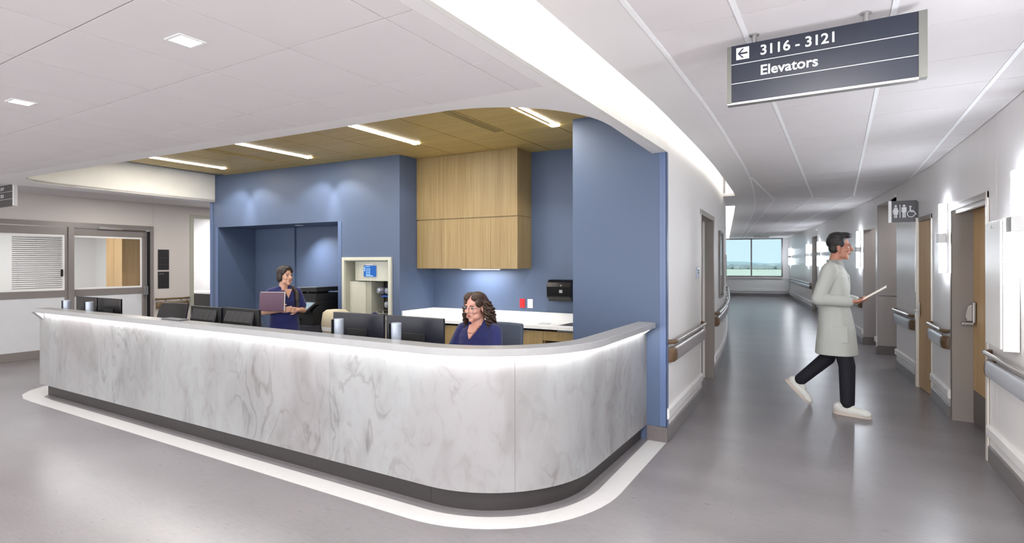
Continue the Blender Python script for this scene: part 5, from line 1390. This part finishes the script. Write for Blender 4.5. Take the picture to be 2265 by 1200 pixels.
# ---- seated person at the screens (forward = +x, turned to face -y)
se = tag(empty('person', (-2.605, 3.83, 0), R_(-90)), 'curly-haired person in blue scrubs and glasses seated at the screens', 'person')
H = Matrix.Translation((.045, .0, 1.180)) @ Matrix.Rotation(R_(-6), 4, 'Z') @ Matrix.Rotation(R_(5), 4, 'Y') @ Matrix.Diagonal((1.0, 1.0, 1.0, 1))
shR, elR, wrR = (.0, -.160, .972), (.09, -.205, .765), (.33, -.13, .785)
shL, elL, wrL = (.0, .160, .972), (.09, .205, .765), (.33, .13, .785)
b = MB(); add_head(b, H)
b.loft([((-.05, 0, .50), .11, .17), ((-.05, 0, .62), .11, .165), ((-.03, 0, .76), .10, .145), ((.0, 0, .87), .11, .155), ((-.005, 0, .95), .09, .155), ((.0, 0, 1.00), .055, .09)])
b.capsule((-.005, 0, .98), .062, (.02, 0, 1.08), .052)
for (s, e, w) in ((shR, elR, wrR), (shL, elL, wrL)): limb(b, (s, e, w), (.048, .040, .027))
for s in (-1, 1): limb(b, ((-.03, s * .09, .57), (.40, s * .10, .555), (.42, s * .10, .09), (.52, s * .10, .04)), (.085, .058, .038, .032))
add_hand(b, wrR, (1, .15, -.05), (0, .1, -1), .95, .35, 1); add_hand(b, wrL, (1, -.15, -.05), (0, -.1, -1), .95, .35, -1)
skin_part(b, .0045, 'skin_a', 'body', se)
face_parts(se, H, 'hair_brown')
# hair: close cap with a centre parting and many springy locks down to the shoulders
rng = random.Random(11)
hr = MB()
hr.ball((-.030, 0, .045), (.096, .082, .084), 20)
for s in (-1, 1):
    hr.ball((.012, s * .040, .088), (.072, .042, .040), 14); hr.ball((.022, s * .064, .050), (.050, .020, .048), 12); hr.ball((-.045, s * .062, -.01), (.050, .030, .07), 12)
    for i in range(26):
        a = R_(rng.uniform(55, 172)) ; r0 = .080
        x0, y0 = r0 * math.cos(a) * 1.1 - .02, s * r0 * math.sin(a); z0 = rng.uniform(-.02, .07)
        Lk = rng.uniform(.17, .25) if math.cos(a) < .3 else rng.uniform(.14, .19)
        ph = rng.uniform(0, 6.28); tw = rng.uniform(95, 135); am = rng.uniform(.011, .017); pts = []; n = 34
        for k in range(n):
            t = k / (n - 1); z = z0 - t * Lk; spread = 1 + .50 * math.sin(min(1, t * 1.2) * PI * .5)
            rad = am * min(1, t * 3)
            pts.append((x0 * spread + rad * math.cos(ph + tw * t * Lk) - .012 * t, y0 * spread + rad * math.sin(ph + tw * t * Lk), z))
        hr.tube(pts, [.0080] * (n - 6) + [.0075, .007, .006, .005, .004, .002], 7)
o = put('hair', hr.moved(H).mesh('hair'), 'hair_brown', se, 60)
gl = MB()
for s in (-1, 1):
    gl.tube([H @ Vector((.112 - .010 * abs(math.cos(q)) - .004, s * .034 + .026 * math.cos(q), -.006 + .024 * math.sin(q))) for q in [2 * PI * i / 24 for i in range(25)]], .0016, 6)
    gl.tube([H @ Vector(p) for p in ((.098, s * .060, .004), (.05, s * .078, .004), (-.01, s * .083, .002))], .0016, 6)
gl.tube([H @ Vector(p) for p in ((.110, -.009, .004), (.114, 0, .007), (.110, .009, .004))], .0016, 6)
gl.build('glasses', 'wire', se, smooth=60)
tp = MB(); tp.loft([((-.05, 0, .50), .14, .19), ((-.05, 0, .62), .135, .185), ((-.03, 0, .76), .125, .175), ((.0, 0, .87), .135, .190), ((-.005, 0, .94), .118, .195), ((-.008, 0, .99), .090, .170), ((-.012, 0, 1.025), .066, .105)], 32)
for s in (-1, 1): tp.capsule((-.01, s * .05, 1.03), .045, (-.005, s * .16, .985), .058)
for (s, e) in ((shR, elR), (shL, elL)):
    m_ = Vector(s).lerp(Vector(e), .85); limb(tp, (s, m_), (.064, .072))
top = skin_part(tp, .0055, 'scrub_blue', 'scrub_top', se, 14)
vn = MB()
fr_v = [(.050, -.052, 1.035), (.050, .052, 1.035), (.104, .034, .985), (.104, -.034, .985), (.134, 0, .925)]
vn.add([(x + .012, y, z) for x, y, z in fr_v] + [(x - .03, y, z) for x, y, z in fr_v], [(0, 3, 2, 1), (3, 4, 2), (5, 6, 7, 8), (8, 7, 9), (0, 1, 6, 5), (1, 2, 7, 6), (2, 4, 9, 7), (4, 3, 8, 9), (3, 0, 5, 8)])
vn.build('neckline', 'skin_a', top)
MB().tube([(.0, -.062, 1.02), (.068, -.046, 1.012), (.122, -.022, .978), (.130, 0, .970), (.122, .022, .978), (.068, .046, 1.012), (.0, .062, 1.02)], .0022, 6).build('necklace', 'gold', se, smooth=60)
MB().tube([H @ Vector((-.004 + .011 * math.cos(q), .079, -.055 + .013 * math.sin(q))) for q in [2 * PI * i / 16 for i in range(17)]], .0017, 6).build('earring', 'gold', se, smooth=60)
ps = MB(); ps.loft([((-.05, 0, .49), .13, .18), ((-.05, 0, .60), .12, .17)])
for s in (-1, 1): limb(ps, ((-.03, s * .09, .57), (.40, s * .10, .56), (.41, s * .10, .14)), (.098, .078, .066))
skin_part(ps, .007, 'scrub_blue', 'scrub_trousers', se, 3)
for s in (-1, 1): shoe(se, None, Matrix.Translation((.41, s * .10, 0)) @ Matrix.Diagonal((.92, .92, .95, 1)))
